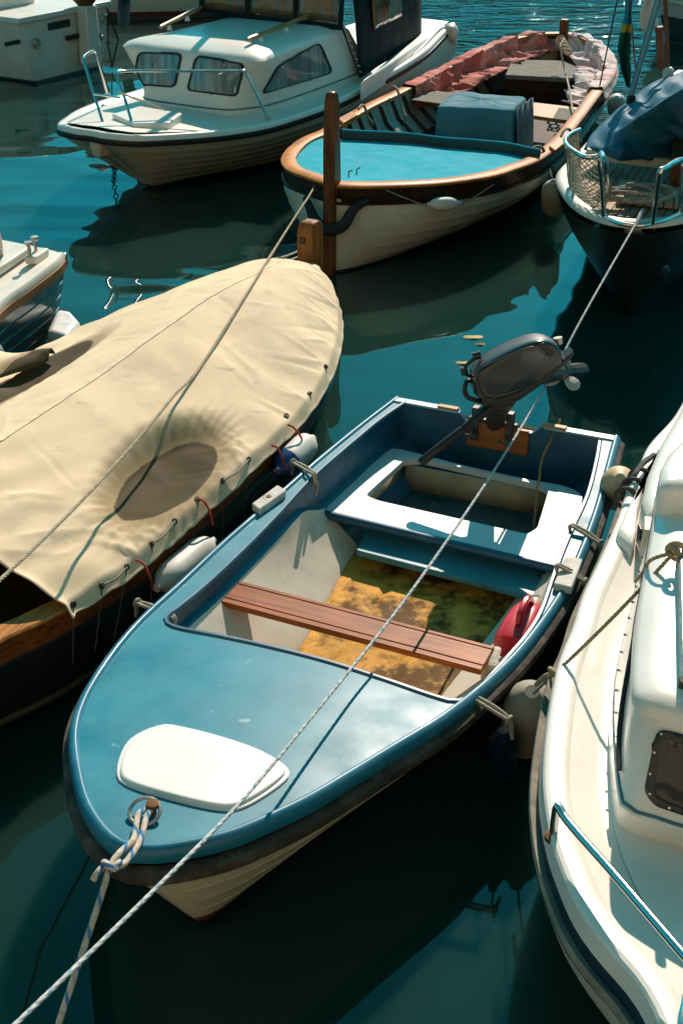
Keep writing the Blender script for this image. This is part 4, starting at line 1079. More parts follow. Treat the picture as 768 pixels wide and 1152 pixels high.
# engine box under a blue cloth: a thing of its own
M_bcl = mat('faded_blue_cloth', (.05, .20, .26), .85, var=.12, vs=3, dirt=(.09, .27, .33), dirt_amt=.5, bump=.001, bs=120)
M_gcl = mat('blue_grey_cloth', (.10, .14, .17), .85, var=.3, vs=4, dirt=(.35, .36, .36), dirt_amt=.5)
eb = thing('engine_box', 'blue cloth covered engine box standing amidships in the open wooden boat', 'engine box', W(530, 150, .14))
zt2 = .80
TL, TR, BR_, BL_ = W(490,120,zt2), W(577,124,zt2), W(593,109,zt2), W(510,102,zt2)
top = resample(round_poly([TL, TR, BR_, BL_], .06), 90, True); cc = sum(top, Vector()) / len(top)
mb = MB(); rg = []
for z, k in ((.16, 1.06), (.25, 1.05), (.35, 1.035), (.45, 1.025), (.56, 1.02), (.68, 1.01), (.765, 1.0), (.79, .985), (.80, .95), (.805, .8), (.808, .6), (.812, .35), (.815, .02)):
    rg.append([cc.lerp(Vector((p.x, p.y, cc.z)), k + (.035 * mn.noise(Vector((p.x * 7, p.y * 7, z * 1.2))) + .02 * mn.noise(Vector((p.x * 16, p.y * 16, z * 2)))) * max(0, min(1, (.82 - z) * 3))) + Vector((0, 0, z - cc.z + .012 * mn.noise(Vector((p.x * 6, p.y * 6, k * 3))))) for p in top])
mb.loft(rg); mb.build('cloth', M_bcl, eb, sharp=60)
fl_ = [TR + (TR - TL).normalized() * .03, BR_ + (TR - TL).normalized() * .05]
mb = MB(); rg = []
for z in (.80, .68, .5, .3, .17):
    rg.append([fl_[0].lerp(fl_[1], t / 14) + (TR - TL).normalized() * (.035 * math.sin(t * 1.35 + z * 2) * (1.0 - z) + .05 * (.8 - z)) + Vector((0, 0, z - zt2)) for t in range(15)])
mb.loft(rg, False); mb.build('side_flap', M_gcl, eb, sharp=180, solid=.004)
# draped cloths
def cloth_mat(name, a, b, c):
    m = mat(name, a, .9, var=.25, vs=4, dirt=b, dirt_amt=.95, ds=3.2, flecks=c, fs=5, famt=.7, bump=.004, bs=22, sheen=.2); return m
M_pink = mat('faded_red_cloth', (.52, .15, .12), .92, var=.3, vs=4, dirt=(.72, .46, .40), dirt_amt=.85, ds=2.0, bump=.006, bs=20)
M_patch = cloth_mat('patterned_cloth', (.76, .66, .64), (.55, .14, .13), (.20, .28, .46))
def drape(name, side, ua, ub, label, m, width, inner_drop):
    """Cloth hung over the gunwale of the wooden boat between stations ua and ub, with folds."""
    P = [p for p in side if ua <= p[0] <= ub]; P = [tuple(q) for q in resample([Vector(p) for p in P], 130)]
    mb = MB(); rows = []
    for i, (u, v) in enumerate(P):
        sg = 1 if v > 0 else -1; row = []; zz = zs_w(u)
        if abs(v) < .08: sg = 1 if side is wr else -1
        for j in range(41):
            t = j / 40
            f = .085 * mn.noise(Vector((i * .11, t * 1.8, ua))) + .06 * mn.noise(Vector((i * .3, t * 4, 2.0 + ua))) + .025 * abs(mn.noise(Vector((i * .6, t * 9, 5.0))))
            if t < .18: d, z = lerp(-.035, .0, t / .18), lerp(zz - .10, zz + .022, t / .18)
            elif t < .38: q = (t - .18) / .2; d, z = q * .13, zz + .026
            elif t < .72: q = (t - .38) / .34; d, z = .13 + .05 * q, lerp(zz + .02, zz - inner_drop, q)
            else: q = (t - .72) / .28; d, z = .18 + width * q, zz - inner_drop - .01
            k = 1 - (d + f * (t > .3)) / max(.12, abs(v))
            row.append(fw_.w(u + .05 * mn.noise(Vector((i * .1, j * .2, 7))), v * k if abs(v) > .15 else v - sg * d, z + f * (.3 + .7 * (t > .38))))
        rows.append(row)
    mb.loft(rows, False)
    return single(name, mb, m, label, 'cloth', sharp=180, solid=.006)
uL0 = fw_.px(470, 95, .6)[0]; uL1 = fw_.px(590, 40, .62)[0]
drape('draped_cloth', wl, uL1, uL0, 'faded red cloth draped over the far gunwale of the open wooden boat', M_pink, .30, .13)
uR0 = fw_.px(682, 100, .6)[0]; uR1 = fw_.px(655, 42, .64)[0]
drape('draped_cloth', wr, uR1, uR0, 'white and pink patterned cloth draped over the near stern quarter of the wooden boat', M_patch, .26, .12)
# ================================================================== white cabin cruiser
def zs_c(u): u = min(u, 6.3); return .58 + .12 * max(0, (u - 4.0) / 2.3) ** 2 + .17 * max(0, (4.0 - u) / 4.0) ** 2
_bow = W(103, 150, .70); _mid = W(395, 60, .95)
fc = Frame(_bow - Vector((-.5, -.866, 0)).normalized() * 6.3, Vector((-.5, -.866, 0)))
cr_px = [(512,28),(500,38),(480,58),(450,78),(420,94),(390,110),(365,121),(340,130),(300,142),(250,150),(200,154),(150,156),(125,154),(110,152),(103,150)]
crr = [fc.px(x, y, zs_c) for x, y in cr_px]
bmax = max(v for u, v in crr)
crr = [tuple(p) for p in smooth([Vector(p) for p in crr], 90)]
vend = crr[-1][1]
crr = [(u, v - vend * sstep(crr[-1][0] - 1.2, crr[-1][0], u)) for u, v in crr]
cll = [(u, -v) for u, v in crr]; cll[-1] = crr[-1]
boat = thing('cabin_cruiser', 'white clinker cabin cruiser with curtained windows and a chrome bow rail', 'boat', fc.w(3.1, 0, 0))
M_chull = hull_mat('cruiser_hull', (.66, .60, .47), below=(.10, .03, .03), zb=.05, scum=.4)
hull_mesh(fc, cll, crr, zs_c, rake=.85, srake=.05, k_mid=.84, k_bow=.16, k_stern=.88, drop=.06, power=1.3, strakes=7, lap=.012).build('hull', M_chull, boat, sharp=30)
sh_c = [fc.w(u, v, zs_c(u)) for u, v in cll] + [fc.w(u, v, zs_c(u)) for u, v in reversed(crr[:-1])]
sh_c = resample(sh_c, 200)
def ring_c(prof, m, name, sharp=50, closed=False): mb = MB(); sweep(mb, sh_c, prof, flip=1, ring_closed=closed); return mb.build(name, m, boat, sharp=sharp)
ring_c([(-.02, -.02), (.014, -.024), (.02, -.05), (.01, -.075), (-.02, -.078)], M_black, 'rubbing_rail', closed=True)
M_cw = mat('cruiser_white', (.80, .76, .68), .4, var=.05, vs=1.5, dirt=(.6, .52, .4), dirt_amt=.35, ds=1.6, coat=.2)
ring_c([(.006, -.022), (.004, .012), (-.014, .028), (-.06, .024), (-.10, .004), (-.105, -.02)], M_cw, 'toe_rail')
nn = normals2d(sh_c); dn = [Vector((p.x - n.x * .09, p.y - n.y * .09)) for p, n in zip(sh_c, nn)]
def zdc(x, y): u, v = fc.l(Vector((x, y, 0))); return zs_c(u) + .002 + .05 * max(0, 1 - (v / .9) ** 2)
mb = MB(); mb.sheet(dn, [], zdc, .12); mb.build('deck', M_cw, boat)
# bow roller chin
p = fc.w(6.22, 0, 0); mb = MB(); mb.loft([[p + fc.f * a * s_ + fc.r * b * s_ + Vector((0, 0, z)) for a, b in ((-.28, -.10), (.06, -.06), (.06, .06), (-.28, .10))] for z, s_ in ((.46, .6), (.56, 1), (.64, 1))])
mb.build('anchor_chock', M_creambox, boat, bevel=.02)
# hatch
hx = [W(x, y, .75) for x, y in [(126,128),(158,119),(205,127),(190,138),(150,139)]]
mb = MB(); mb.loft([[Vector((q.x, q.y, .64)) for q in hx], hx]); mb.build('fore_hatch', M_cw, boat, bevel=.012)
# cabin: lower ring on deck, upper ring at the eaves, cambered roof
def vr(px, z): return fc.px(px[0], px[1], z)
br = vr((262,132), .62); bf = br[0]
er = vr((292,72), 1.14); ef = er[0]
ba = vr((420,88), .58); ea = vr((392,30), 1.18)
low = [(bf + .04, 0), (bf + .03, br[1] * .6), (bf - .02, br[1] * .9), (bf - .12, br[1] * 1.0), (bf - .6, (br[1] + ba[1]) / 2 * 1.02), (ba[0], ba[1])]
upp = [(ef + .05, 0), (ef + .04, er[1] * .6), (ef, er[1] * .92), (ef - .10, er[1] * 1.0), (ef - .6, (er[1] + ea[1]) / 2), (ea[0], ea[1])]
def ringc(half, n=90):
    full = [(u, -v) for u, v in reversed(half)] + half[1:]
    return [Vector(p) for p in smooth([Vector(p) for p in full], n)]
LO, UP = ringc(low), ringc(upp)
lo3 = lambda z: [fc.w(p.x, p.y, (zs_c(p.x) + .0) if z is None else z) for p in LO]
A0 = lo3(None); A1 = [fc.w(p.x, p.y, 1.15) for p in UP]
mb = MB(); mb.loft([A0, [a.lerp(b, .25) for a, b in zip(A0, A1)], [a.lerp(b, .75) for a, b in zip(A0, A1)], [a.lerp(b, .95) for a, b in zip(A0, A1)]], True, (False, False))
cab = mb.build('cabin', M_cw, boat, sharp=60)
cm = sum(A1, Vector()) / len(A1)
mb = MB(); mb.loft([[a.lerp(b, .94) for a, b in zip(A0, A1)], A1, [p.lerp(cm, .04) + Vector((0, 0, .035)) for p in A1], [p.lerp(cm, .12) + Vector((0, 0, .06)) for p in A1], [p.lerp(cm, .5) + Vector((0, 0, .10)) for p in A1], [p.lerp(cm, .97) + Vector((0, 0, .11)) for p in A1]], True, (False, True))
roof_ = mb.build('cabin_roof', M_cw, boat, sharp=60)
bvc = bvh_of(cab, roof_)
# curtained windows
def curtain_mat():
    m = bpy.data.materials.new('curtained_glass'); m.use_nodes = True; nt = m.node_tree; L = nt.links.new; b = nt.nodes['Principled BSDF']
    tc = N(nt, 'ShaderNodeTexCoord'); mp = N(nt, 'ShaderNodeMapping'); mp.inputs['Scale'].default_value = (16, 16, .8); L(tc.outputs['Object'], mp.inputs[0])
    n = N(nt, 'ShaderNodeTexNoise', i_Scale=1.0, i_Detail=4.0); L(mp.outputs[0], n.inputs['Vector'])
    r = N(nt, 'ShaderNodeValToRGB'); e = r.color_ramp.elements; e[0].position = .35; e[0].color = (.05, .10, .105, 1); e[1].position = .68; e[1].color = (.20, .30, .30, 1)
    L(n.outputs[0], r.inputs[0]); L(r.outputs[0], b.inputs['Base Color']); b.inputs['Roughness'].default_value = .5; b.inputs['Coat Weight'].default_value = 1; b.inputs['Coat Roughness'].default_value = .03
    return m
M_curt = curtain_mat()
for px in ([(156,58),(206,60),(198,99),(150,95)], [(221,62),(276,71),(267,109),(210,102)], [(312,73),(359,47),(374,82),(293,106)]):
    po = round_poly(V2(px), 7); cw = sum(po, Vector((0, 0))) / len(po); pi = [p + (cw - p).normalized() * 2.6 for p in po]
    mb = MB(); onsurf(mb, bvc, po, .016, 3, [pi]); wo = mb.build('window', M_black, boat, solid=.012)
    mb = MB(); onsurf(mb, bvc, pi, .012, 3); mb.build('pane', M_curt, wo)
# trim line
tl = [a.lerp(b, .16) + (a - cm).normalized() * .006 for a, b in zip(A0, A1)]
mb = MB(); mb.tube(tl, .008, 6); mb.build('trim_line', M_trim, boat)
# roof handrails, mast foot
M_rail = wood('handrail_wood', (.60, .34, .14), (.36, .17, .06), math.atan2(fc.f.y, fc.f.x), grain=12, rough=.4, coat=.2)
for x0, y0, x1, y1 in ((181,32,228,8), (279,46,346,19)):
    a, b = hit(bvc, x0, y0 + 5) or (W(x0, y0 + 5, 1.24), 0), hit(bvc, x1, y1 + 5) or (W(x1, y1 + 5, 1.25), 0)
    up = Vector((0, 0, .055)); a3, b3 = a[0] + up, b[0] + up
    mb = MB(); mb.tube([a3, a3.lerp(b3, .03), b3.lerp(a3, .03), b3], [.018, .024, .024, .018], 8); hr = mb.build('handrail', M_rail, boat)
    for t in (.2, .62):
        q = a3.lerp(b3, t); mb = MB(); mb.lathe([(-.07, .03), (-.02, .016), (0, .016)], q, n=8); mb.build('handrail_foot', M_cw, hr)
h = hit(bvc, 287, 15) or (W(287, 14, 1.22), None); M_mastw = wood('mast_wood', (.30, .12, .045), (.14, .05, .02), 0, grain=8, axis_z=True)
mb = MB(); mb.loft([[h[0] + fc.f * a * .045 + fc.r * b * .035 + Vector((0, 0, z)) for a, b in ((-1, -1), (1, -1), (1, 1), (-1, 1))] for z in (-.02, 2.0)]); mb.build('mast_crutch', M_mastw, boat, bevel=.008)
# bow rail
def tb(pts, r=.014, name='bow_rail', parent=None, n=60): mb = MB(); mb.tube(bent(pts, n), r, 10); return mb.build(name, M_steel, parent or boat)
zd_ = .70
R1a, R1b = W(116, 139, zd_), W(150, 143, zd_)     # feet of the rail's front hoop and near side
top1, top2 = W(94, 66, 1.22), W(107, 58, 1.22); fB = W(121, 106, zd_)
tb([R1a, R1a.lerp(top1, .5), top1.lerp(R1a, .06), top1, top1.lerp(top2, .5) + Vector((0, 0, .02)), top2, top2.lerp(fB, .06), top2.lerp(fB, .5), fB])
n1, n2, n3 = W(132, 82, 1.12), W(142, 80, 1.12), W(276, 80, 1.08); nf = W(301, 132, .62)
tb([R1b, R1b.lerp(n1, .6), n1, n2, n2.lerp(n3, .4), n3.lerp(n2, .05), n3, n3.lerp(nf, .08), n3.lerp(nf, .6), nf], n=90)
tb([W(106, 106, .96), W(122, 108, .96), W(135, 110, .96)], .010)
for q in (R1a, R1b, fB, nf): mb = MB(); mb.lathe([(-.03, .03), (.006, .03)], q, n=10); mb.build('rail_foot', M_steel, boat)
# boarding wand on the hatch, bow eye, chain down to the water
mb = MB(); q0, q1 = W(134, 104, 1.0), W(187, 124, .90); mb.tube([q0, q1], .010, 8); mb.build('boat_hook', M_creambox, boat)
# canopy behind the cabin
M_canopy = mat('dark_canopy', (.007, .018, .021), .7, var=.4, vs=3, bump=.004, bs=9)
up = Vector((0, 0, 1))
FL, FR = W(226, 13, 1.26), W(384, 31, 1.22); DR, SR = W(405, 88, .66), W(474, 44, .68)
H_ = 2.25
FTL, FTR = FL - fc.f * .12, FR - fc.f * .12; FTL = Vector((FTL.x, FTL.y, H_)); FTR = Vector((FTR.x, FTR.y, H_)); STR = Vector((SR.x, SR.y, H_ - .1)) - fc.r * .06
def quadsheet(a, b, c, d, bul, n=14, amp=.012, seed=0):
    rows = []
    for i in range(n + 1):
        s = i / n; lo_, hi_ = a.lerp(b, s), d.lerp(c, s); row = []
        for k in range(n + 1):
            t = k / n; p = lo_.lerp(hi_, t) + bul * (math.sin(math.pi * t) * math.sin(math.pi * s))
            row.append(p + bul.normalized() * amp * mn.noise(Vector((s * 5 + seed, t * 3, seed))))
        rows.append(row)
    return rows
mb = MB(); mb.loft(quadsheet(DR, SR, STR, FTR, fc.r * .06, seed=3), False); mb.loft([[DR, FR, FTR][::1], [DR - fc.f * .01, FR - fc.f * .03, FTR - fc.f * .03]], False)
mb.loft(quadsheet(FTL, FTR, STR, STR - fc.r * 1.5, up * .08, seed=5), False)
far_ = [FL, FTL, STR - fc.r * 1.5, Vector((SR.x, SR.y, .7)) - fc.r * 1.5]; mb.loft(quadsheet(far_[0], far_[3], far_[2], far_[1], fc.r * -.04), False)
can = mb.build('canopy', M_canopy, boat, sharp=180, solid=.006)
M_plast = mat('brown_clear_plastic', (.16, .095, .04), .12, var=.5, vs=4, dirt=(.03, .022, .014), dirt_amt=.9, ds=3, coat=.2)
for s0, s1 in ((.02, .32), (.36, .66), (.70, .97)):
    a, b = FL.lerp(FR, s0), FL.lerp(FR, s1); c, d = FTL.lerp(FTR, s1), FTL.lerp(FTR, s0)
    mb = MB(); mb.loft(quadsheet(a + up * .05, b + up * .05, c - up * .06, d - up * .06, fc.f * .02), False); mb.build('clear_panel', M_plast, can, sharp=180, solid=.004)
for s in (.0, .34, .68, .985):
    a, d = FL.lerp(FR, s), FTL.lerp(FTR, s); mb = MB(); mb.tube([a, d], .022, 6); mb.build('canopy_strip', M_canopy, can)
for a, d in ((FL, FR), (FTL, FTR)): mb = MB(); mb.tube([a, d], .03, 6); mb.build('canopy_strip', M_canopy, can)
for k in range(9):
    q = FR.lerp(DR, k / 8) - fc.f * .03 + fc.r * .02; mb = MB(); mb.lathe([(-.01, .011), (.012, .009)], q, fc.r, 8); mb.build('snap_fastener', M_steel, can)
a, b, c, d = DR.lerp(SR, .2), DR.lerp(SR, .62), FTR.lerp(STR, .55), FTR.lerp(STR, .15)
mb = MB(); mb.loft(quadsheet(a.lerp(d, .28) + fc.r * .05, b.lerp(c, .28) + fc.r * .06, b.lerp(c, .7) + fc.r * .07, a.lerp(d, .7) + fc.r * .06, fc.r * .03), False); mb.build('clear_panel', M_plast, can, sharp=180, solid=.004)
# after coaming with a step
q = [W(x, y, .74) for x, y in [(405,92),(440,70),(476,46),(502,30),(494,24),(470,40)]]
mb = MB(); mb.loft([[p - Vector((0, 0, .22)) for p in q], q]); mb.build('side_coaming', M_cw, boat, bevel=.02)
# ================================================================== dark sailing boat at the upper right: teak foredeck, pulpit, blue tarpaulin
_t0, _t1 = W(700, 254, .92), W(745, 130, .95)
fs_ = Frame(_t0 - Vector((-.33, -.944, 0)).normalized() * 6.0, Vector((-.33, -.944, 0)))
def zs_s(u): return .78 + .12 * max(0, (u - 3) / 3) ** 2
sl_px = [(628,196),(627,206),(634,220),(648,234),(665,244),(688,252),(706,255)]
sl_ = [fs_.px(x, y, zs_s) for x, y in sl_px]
v0 = sl_[0][1]; u0 = sl_[0][0]
sl_ = [(.0, v0 * .5), (1.2, v0 * .72), (2.6, v0 * .85), (u0 - 1.6, v0 * .93), (u0 - .7, v0 * .98)] + sl_
sl_ = [tuple(p) for p in smooth([Vector(p) for p in sl_], 90)]
vt = sl_[-1][1]; sl_ = [(u, v - vt * sstep(5, 6, u)) for u, v in sl_]
sr_ = [(u, -v) for u, v in sl_]; sr_[-1] = sl_[-1]
boat = thing('sailing_boat', 'dark hulled sailing boat with teak foredeck, chrome pulpit and blue tarpaulin at the upper right', 'boat', fs_.w(3, 0, 0))
M_shull = hull_mat('dark_hull', (.012, .016, .018), below=(.015, .02, .02), zb=.08, rough=.3, dirt=(.04, .04, .035), scum=.2)
hull_mesh(fs_, sl_, sr_, zs_s, rake=.7, k_mid=.85, k_bow=.25, k_stern=.85, drop=.05).build('hull', M_shull, boat)
sh_s = resample([fs_.w(u, v, zs_s(u)) for u, v in sl_] + [fs_.w(u, v, zs_s(u)) for u, v in reversed(sr_[:-1])], 200)
M_dirtyw = mat('aged_white', (.62, .58, .50), .5, var=.1, dirt=(.3, .27, .2), dirt_amt=.6, coat=.1)
mb = MB(); sweep(mb, sh_s, [(-.02, -.012), (.012, -.010), (.014, .008), (.0, .026), (-.02, .035), (-.07, .035), (-.085, .0)]); mb.build('toe_rail', M_dirtyw, boat, sharp=50)
M_teak = wood('weathered_teak', (.52, .42, .31), (.34, .26, .18), math.atan2(fs_.f.y, fs_.f.x), grain=14, rough=.8)
M_teak2 = wood('teak_seam', (.09, .075, .06), (.05, .04, .03), 0)
nn = normals2d(sh_s); dn = [Vector((p.x - n.x * .08, p.y - n.y * .08)) for p, n in zip(sh_s, nn)]
mb = MB(); mb.sheet(dn, [], lambda x, y: zs_s(fs_.l(Vector((x, y, 0)))[0]) + .002, .2); dk = mb.build('deck', M_teak2, boat)
# teak planks laid on it, a lighter hatch board among them
for i in range(-11, 12):
    v = i * .062; a = None
    us = [3.3 + k * .05 for k in range(60)]
    us = [u for u in us if inside(fs_.w(u, v, 0), dn) and inside(fs_.w(u, v - .03, 0), dn) and inside(fs_.w(u, v + .03, 0), dn)]
    if len(us) < 4: continue
    a, b = us[0], us[-1]
    mb = MB(); mb.loft([[fs_.w(u, v + s, zs_s(u) + z) for s, z in ((-.027, .004), (-.027, .014), (.027, .014), (.027, .004))] for u in (a, lerp(a, b, .33), lerp(a, b, .66), b)]); mb.build('deck_plank', M_teak, dk, sharp=30)
hq = [W(x, y, .93) for x, y in [(696,201),(768,210),(768,230),(692,223)]]
mb = MB()
for t in range(7):
    a0, a1 = t / 7 + .01, (t + 1) / 7 - .01
    p = [hq[0].lerp(hq[1], a0), hq[0].lerp(hq[1], a1), hq[3].lerp(hq[2], a1), hq[3].lerp(hq[2], a0)]
    mb.loft([[q - Vector((0, 0, .04)) for q in p], p])
mb.build('hatch_grating', M_teak, boat, bevel=.004)
# coaming board and blue tarpaulin over the cockpit
M_cream2 = mat('cream_coaming', (.58, .52, .40), .6, dirt=(.3, .26, .18), dirt_amt=.5)
q = [W(x, y, 1.0) for x, y in [(659,168),(755,180),(753,174),(662,163)]]
mb = MB(); mb.loft([[p - Vector((0, 0, .08)) for p in q], q]); mb.build('coaming', M_cream2, boat, bevel=.008)
M_tarp = mat('blue_tarpaulin', (.006, .095, .16), .55, var=.15, vs=3, dirt=(.12, .24, .32), dirt_amt=.4, bump=.003, bs=14, spec=.15)
mb = MB(); rows = []
lo_ = smooth([W(656,168,.98), W(664,152,1.03), W(690,126,1.10), W(708,112,1.12), W(735,92,1.13), W(775,78,1.13)], 44)
hi_ = smooth([W(700,158,1.16), W(708,140,1.30), W(730,124,1.50), W(748,112,1.62), W(775,96,1.70), W(815,84,1.72)], 44)
fa_ = smooth([W(757,178,.98), W(775,168,1.02), W(800,160,1.04), W(820,150,1.05), W(840,140,1.06), W(870,120,1.06)], 44)
for i in range(44):
    a, b, c = lo_[i], hi_[i], fa_[i]; row = []
    for j in range(41):
        t = j / 40
        p = a.lerp(b, t * 2) if t < .5 else b.lerp(c, t * 2 - 1)
        s = math.sin(math.pi * (t * 2 % 1.0))
        p = p + Vector((0, 0, -.06 * s + .018 * math.sin(i * .9 + 7 * t) * s + .03 * mn.noise(Vector((i * .13, t * 5, 3))) * s))
        row.append(p)
    rows.append(row)
mb.loft(rows, False); mb.loft([[p for p in rows[0]], [Vector((p.x, p.y, min(p.z, 1.0))) for p in rows[0]]], False)
tarp = mb.build('tarpaulin', M_tarp, boat, sharp=180, solid=.004)
mb = MB(); q = [W(x, y, 1.15) for x, y in [(757,150),(775,150),(775,178),(756,176)]]; mb.loft([[p - Vector((0, 0, .25)) for p in q], q]); mb.build('washboard', M_stem, boat, bevel=.008)
# pulpit in two halves
ZP = .92
def chrome(pts, r=.017, n=80, sm=True, name='pulpit'): mb = MB(); mb.tube(bent(pts, n) if sm else pts, r, 10); return mb.build(name, M_steel, boat)
b0, b1 = W(679, 244, ZP), W(683, 226, ZP)
t0, t1, t2 = W(674, 173, 1.40), W(672, 178, 1.40), W(640, 168, 1.42)
tt = W(675, 172, 1.42)
chrome([b0, b0.lerp(tt, .5), tt - Vector((0, 0, .05)), tt, tt.lerp(W(682, 186, 1.40), .6), W(684, 205, 1.2), b1], .018, 60)
chrome([tt - Vector((0, 0, .02)), W(660, 177, 1.40), W(645, 170, 1.40), W(637, 163, 1.40), W(636, 156, 1.40), W(643, 150, 1.40), W(652, 146, 1.40)], .016, 60)
for a, b in (((637, 162, 1.40), (640, 205, .90)), ((650, 147, 1.40), (651, 190, .90))): chrome([W(*a), W(*a).lerp(W(*b), .5), W(*b)], .013, 10)
r0 = W(733, 251, ZP); r1 = W(742, 192, 1.40); r2 = W(765, 180, 1.40); r3 = W(800, 176, 1.40)
chrome([r0, r0.lerp(r1, .6), r1.lerp(r0, .1), r1, r1.lerp(r2, .3), r2, r3], .018, 60)
chrome([W(768, 185, 1.36), W(766, 215, 1.1), W(764, 240, ZP)], .015, 10)
chrome([b0, W(700, 252, ZP), W(720, 254, ZP), r0, W(745, 248, ZP), W(764, 240, ZP)], .016, 50)
# safety net on the left side of the pulpit
M_net = rope_mat('net_cord', (.50, .44, .32))
mb = MB(); NT_ = lambda s, t: smooth([W(637,163,1.38), W(652,174,1.38), W(672,178,1.38)], 13)[0] if False else None
topn = smooth([W(652,147,1.36), W(638,156,1.37), W(640,166,1.36), W(655,174,1.36), W(674,178,1.36)], 40)
botn = smooth([W(652,188,.93), W(640,200,.93), W(642,214,.93), W(655,226,.93), W(678,238,.93)], 40)
def np_(a, t): i = a * 39; k = int(i); f = i - k; return topn[k].lerp(topn[min(39, k+1)], f).lerp(botn[k].lerp(botn[min(39, k+1)], f), t) + Vector((0, 0, -.05 * math.sin(math.pi * t) * math.sin(a * 9)))
for d in (-1, 1):
    for k in range(-12, 26):
        pts = []
        for i in range(25):
            t = i / 24; a = k / 14 + d * t * .85
            if 0 <= a <= .999: pts.append(np_(a, t))
        if len(pts) > 2: mb.tube(pts, .0042, 5)
mb.tube(topn, .007, 6); mb.build('safety_net', M_net, boat)
# stem fitting, line on the stem
q = W(711, 258, .84); mb = MB(); mb.loft([[q + Vector((a * .06, b * .03, z)) for a, b in ((-1, -1), (1, -1), (1, 1), (-1, 1))] for z in (-.05, .05)]); mb.build('bow_roller', M_steeld, boat, bevel=.01)
# mast shroud, backstays, red poles standing on the tarpaulin side
M_pole = mat('blue_pole', (.06, .24, .30), .3, coat=.3, var=.2); M_red2 = wood('reddish_pole', (.34, .13, .09), (.18, .06, .04), 0, axis_z=True)
def pole(x0, y0, z0, x1, y1, r, m, name, yoff=0):
    a = W(x0, y0, z0); b = Wd(x1, y1, a.y + yoff); mb = MB(); mb.tube([a, b], r, 8); return mb.build(name, m, boat)
pole(707,116,1.12, 751,-40, .028, M_pole, 'boom_strut')
pole(751,84,1.14, 746,-40, .020, M_red2, 'awning_pole'); pole(743,78,1.35, 741,30, .035, M_red2, 'oar_blade')
mb = MB(); mb.box(W(709, 114, 1.14), .07, .07, .10); mb.build('deck_fitting', M_black, boat, bevel=.012)
mb = MB(); mb.lathe([(-.04, .05), (.03, .05), (.05, .03)], W(751, 82, 1.16)); mb.build('deck_fitting', M_dirtyw, boat)
# flag hanging from a line beside the strut: a thing of its own
def flag(name, label, top, bot, wpx, cols, wave, seed):
    a, b = top, bot; mb = MB(); rows = []; ax_ = Vector((1, .15, 0)).normalized()
    for i in range(31):
        t = i / 30; c = a.lerp(b, t); w = wpx * (.55 + .5 * sstep(.25, .62, t) - .75 * sstep(.72, 1, t) + .25 * mn.noise(Vector((t * 6, seed, 0))))
        rows.append([c + ax_ * (w * (s / 10 - .5) + .02 * math.sin(t * 7 + seed)) + Vector((0, wave * math.sin(s * .9 + t * 5 + seed), 0)) for s in range(11)])
    mb.loft(rows, False); return single(name, mb, cols, label, 'flag', sharp=180, solid=.003)
def flag_mat(name, stops):
    m = mat(name, (.1, .1, .1), .8); nt = m.node_tree; L = nt.links.new; b = nt.nodes['Principled BSDF']
    tc = N(nt, 'ShaderNodeTexCoord'); sx = N(nt, 'ShaderNodeSeparateXYZ'); L(tc.outputs['Object'], sx.inputs[0])
    mr = N(nt, 'ShaderNodeMapRange'); mr.inputs['From Max'].default_value = 1.5; L(sx.outputs[2], mr.inputs[0])
    r = N(nt, 'ShaderNodeValToRGB'); r.color_ramp.interpolation = 'CONSTANT'
    e = r.color_ramp.elements; e[0].position = stops[0][0]; e[0].color = c4(stops[0][1]); e[1].position = stops[1][0]; e[1].color = c4(stops[1][1])
    for p, c in stops[2:]: q = e.new(p); q.color = c4(c)
    L(mr.outputs[0], r.inputs[0]); L(r.outputs[0], b.inputs['Base Color']); return m
fa = W(709, 112, 1.14); yy = fa.y
flag('flag', 'drooping dark green and teal flag with a yellow stripe behind the blue tarpaulin', Wd(704, -12, yy), Wd(704, 98, yy), .105, flag_mat('striped_flag', [(0, (.010, .06, .05)), (.30, (.35, .3, .05)), (.34, (.01, .17, .22)), (.80, (.4, .33, .06)), (.83, (.02, .045, .03))]), .03, .4)
mb = MB(); mb.tube(sag(Wd(705, -30, yy), Wd(716, 96, yy), .0), .007, 6); single('flag_line', mb, M_red2, 'thin reddish line that carries the drooping green flag', 'line')
flag('white_flag', 'white cloth hanging from the blue strut of the dark sailing boat', Wd(735, -20, yy + .2), Wd(725, 42, yy + .2), .16, mat('white_flag_cloth', (.7, .68, .62), .85), .04, 2.0)
# ================================================================== white motor boat and white hull at the top left; far boat top right
# motor boat, its stern towards the quay
fm = Frame(W(62, 52, .0), Vector((-.60, .80, 0)))
boat = thing('motorboat', 'white motorboat with its outboard leg raised at the transom, in the top left corner', 'boat', fm.w(1.5, 0, 0))
TLp, TRp = W(20, 24, .80), W(121, 4, .80)
tdir = (TRp - TLp).normalized(); back = Vector((-tdir.y, tdir.x, 0)); wbt = (TRp - TLp).length
M_mw = mat('motorboat_white', (.70, .69, .62), .45, var=.06, dirt=(.45, .42, .34), dirt_amt=.4, coat=.1)
M_mhull = hull_mat('motorboat_hull', (.68, .68, .60), below=(.03, .05, .05), zb=.04)
def mp_(a, d, z): p = TLp + tdir * a * wbt + back * d; return Vector((p.x, p.y, z))
mb = MB(); secs = []
for d, s, lo in ((.0, 1.0, .88), (.8, 1.06, .90), (2.0, 1.08, .88), (3.4, .85, .7), (4.4, .45, .35), (4.9, .1, .08)):
    secs.append([mp_(.5 - .5 * s, d, .80), mp_(.5 - .5 * s * lo, d, .30), mp_(.5 - .42 * s * lo, d, .0), mp_(.5, d, -.2), mp_(.5 + .42 * s * lo, d, .0), mp_(.5 + .5 * s * lo, d, .30), mp_(.5 + .5 * s, d, .80)])
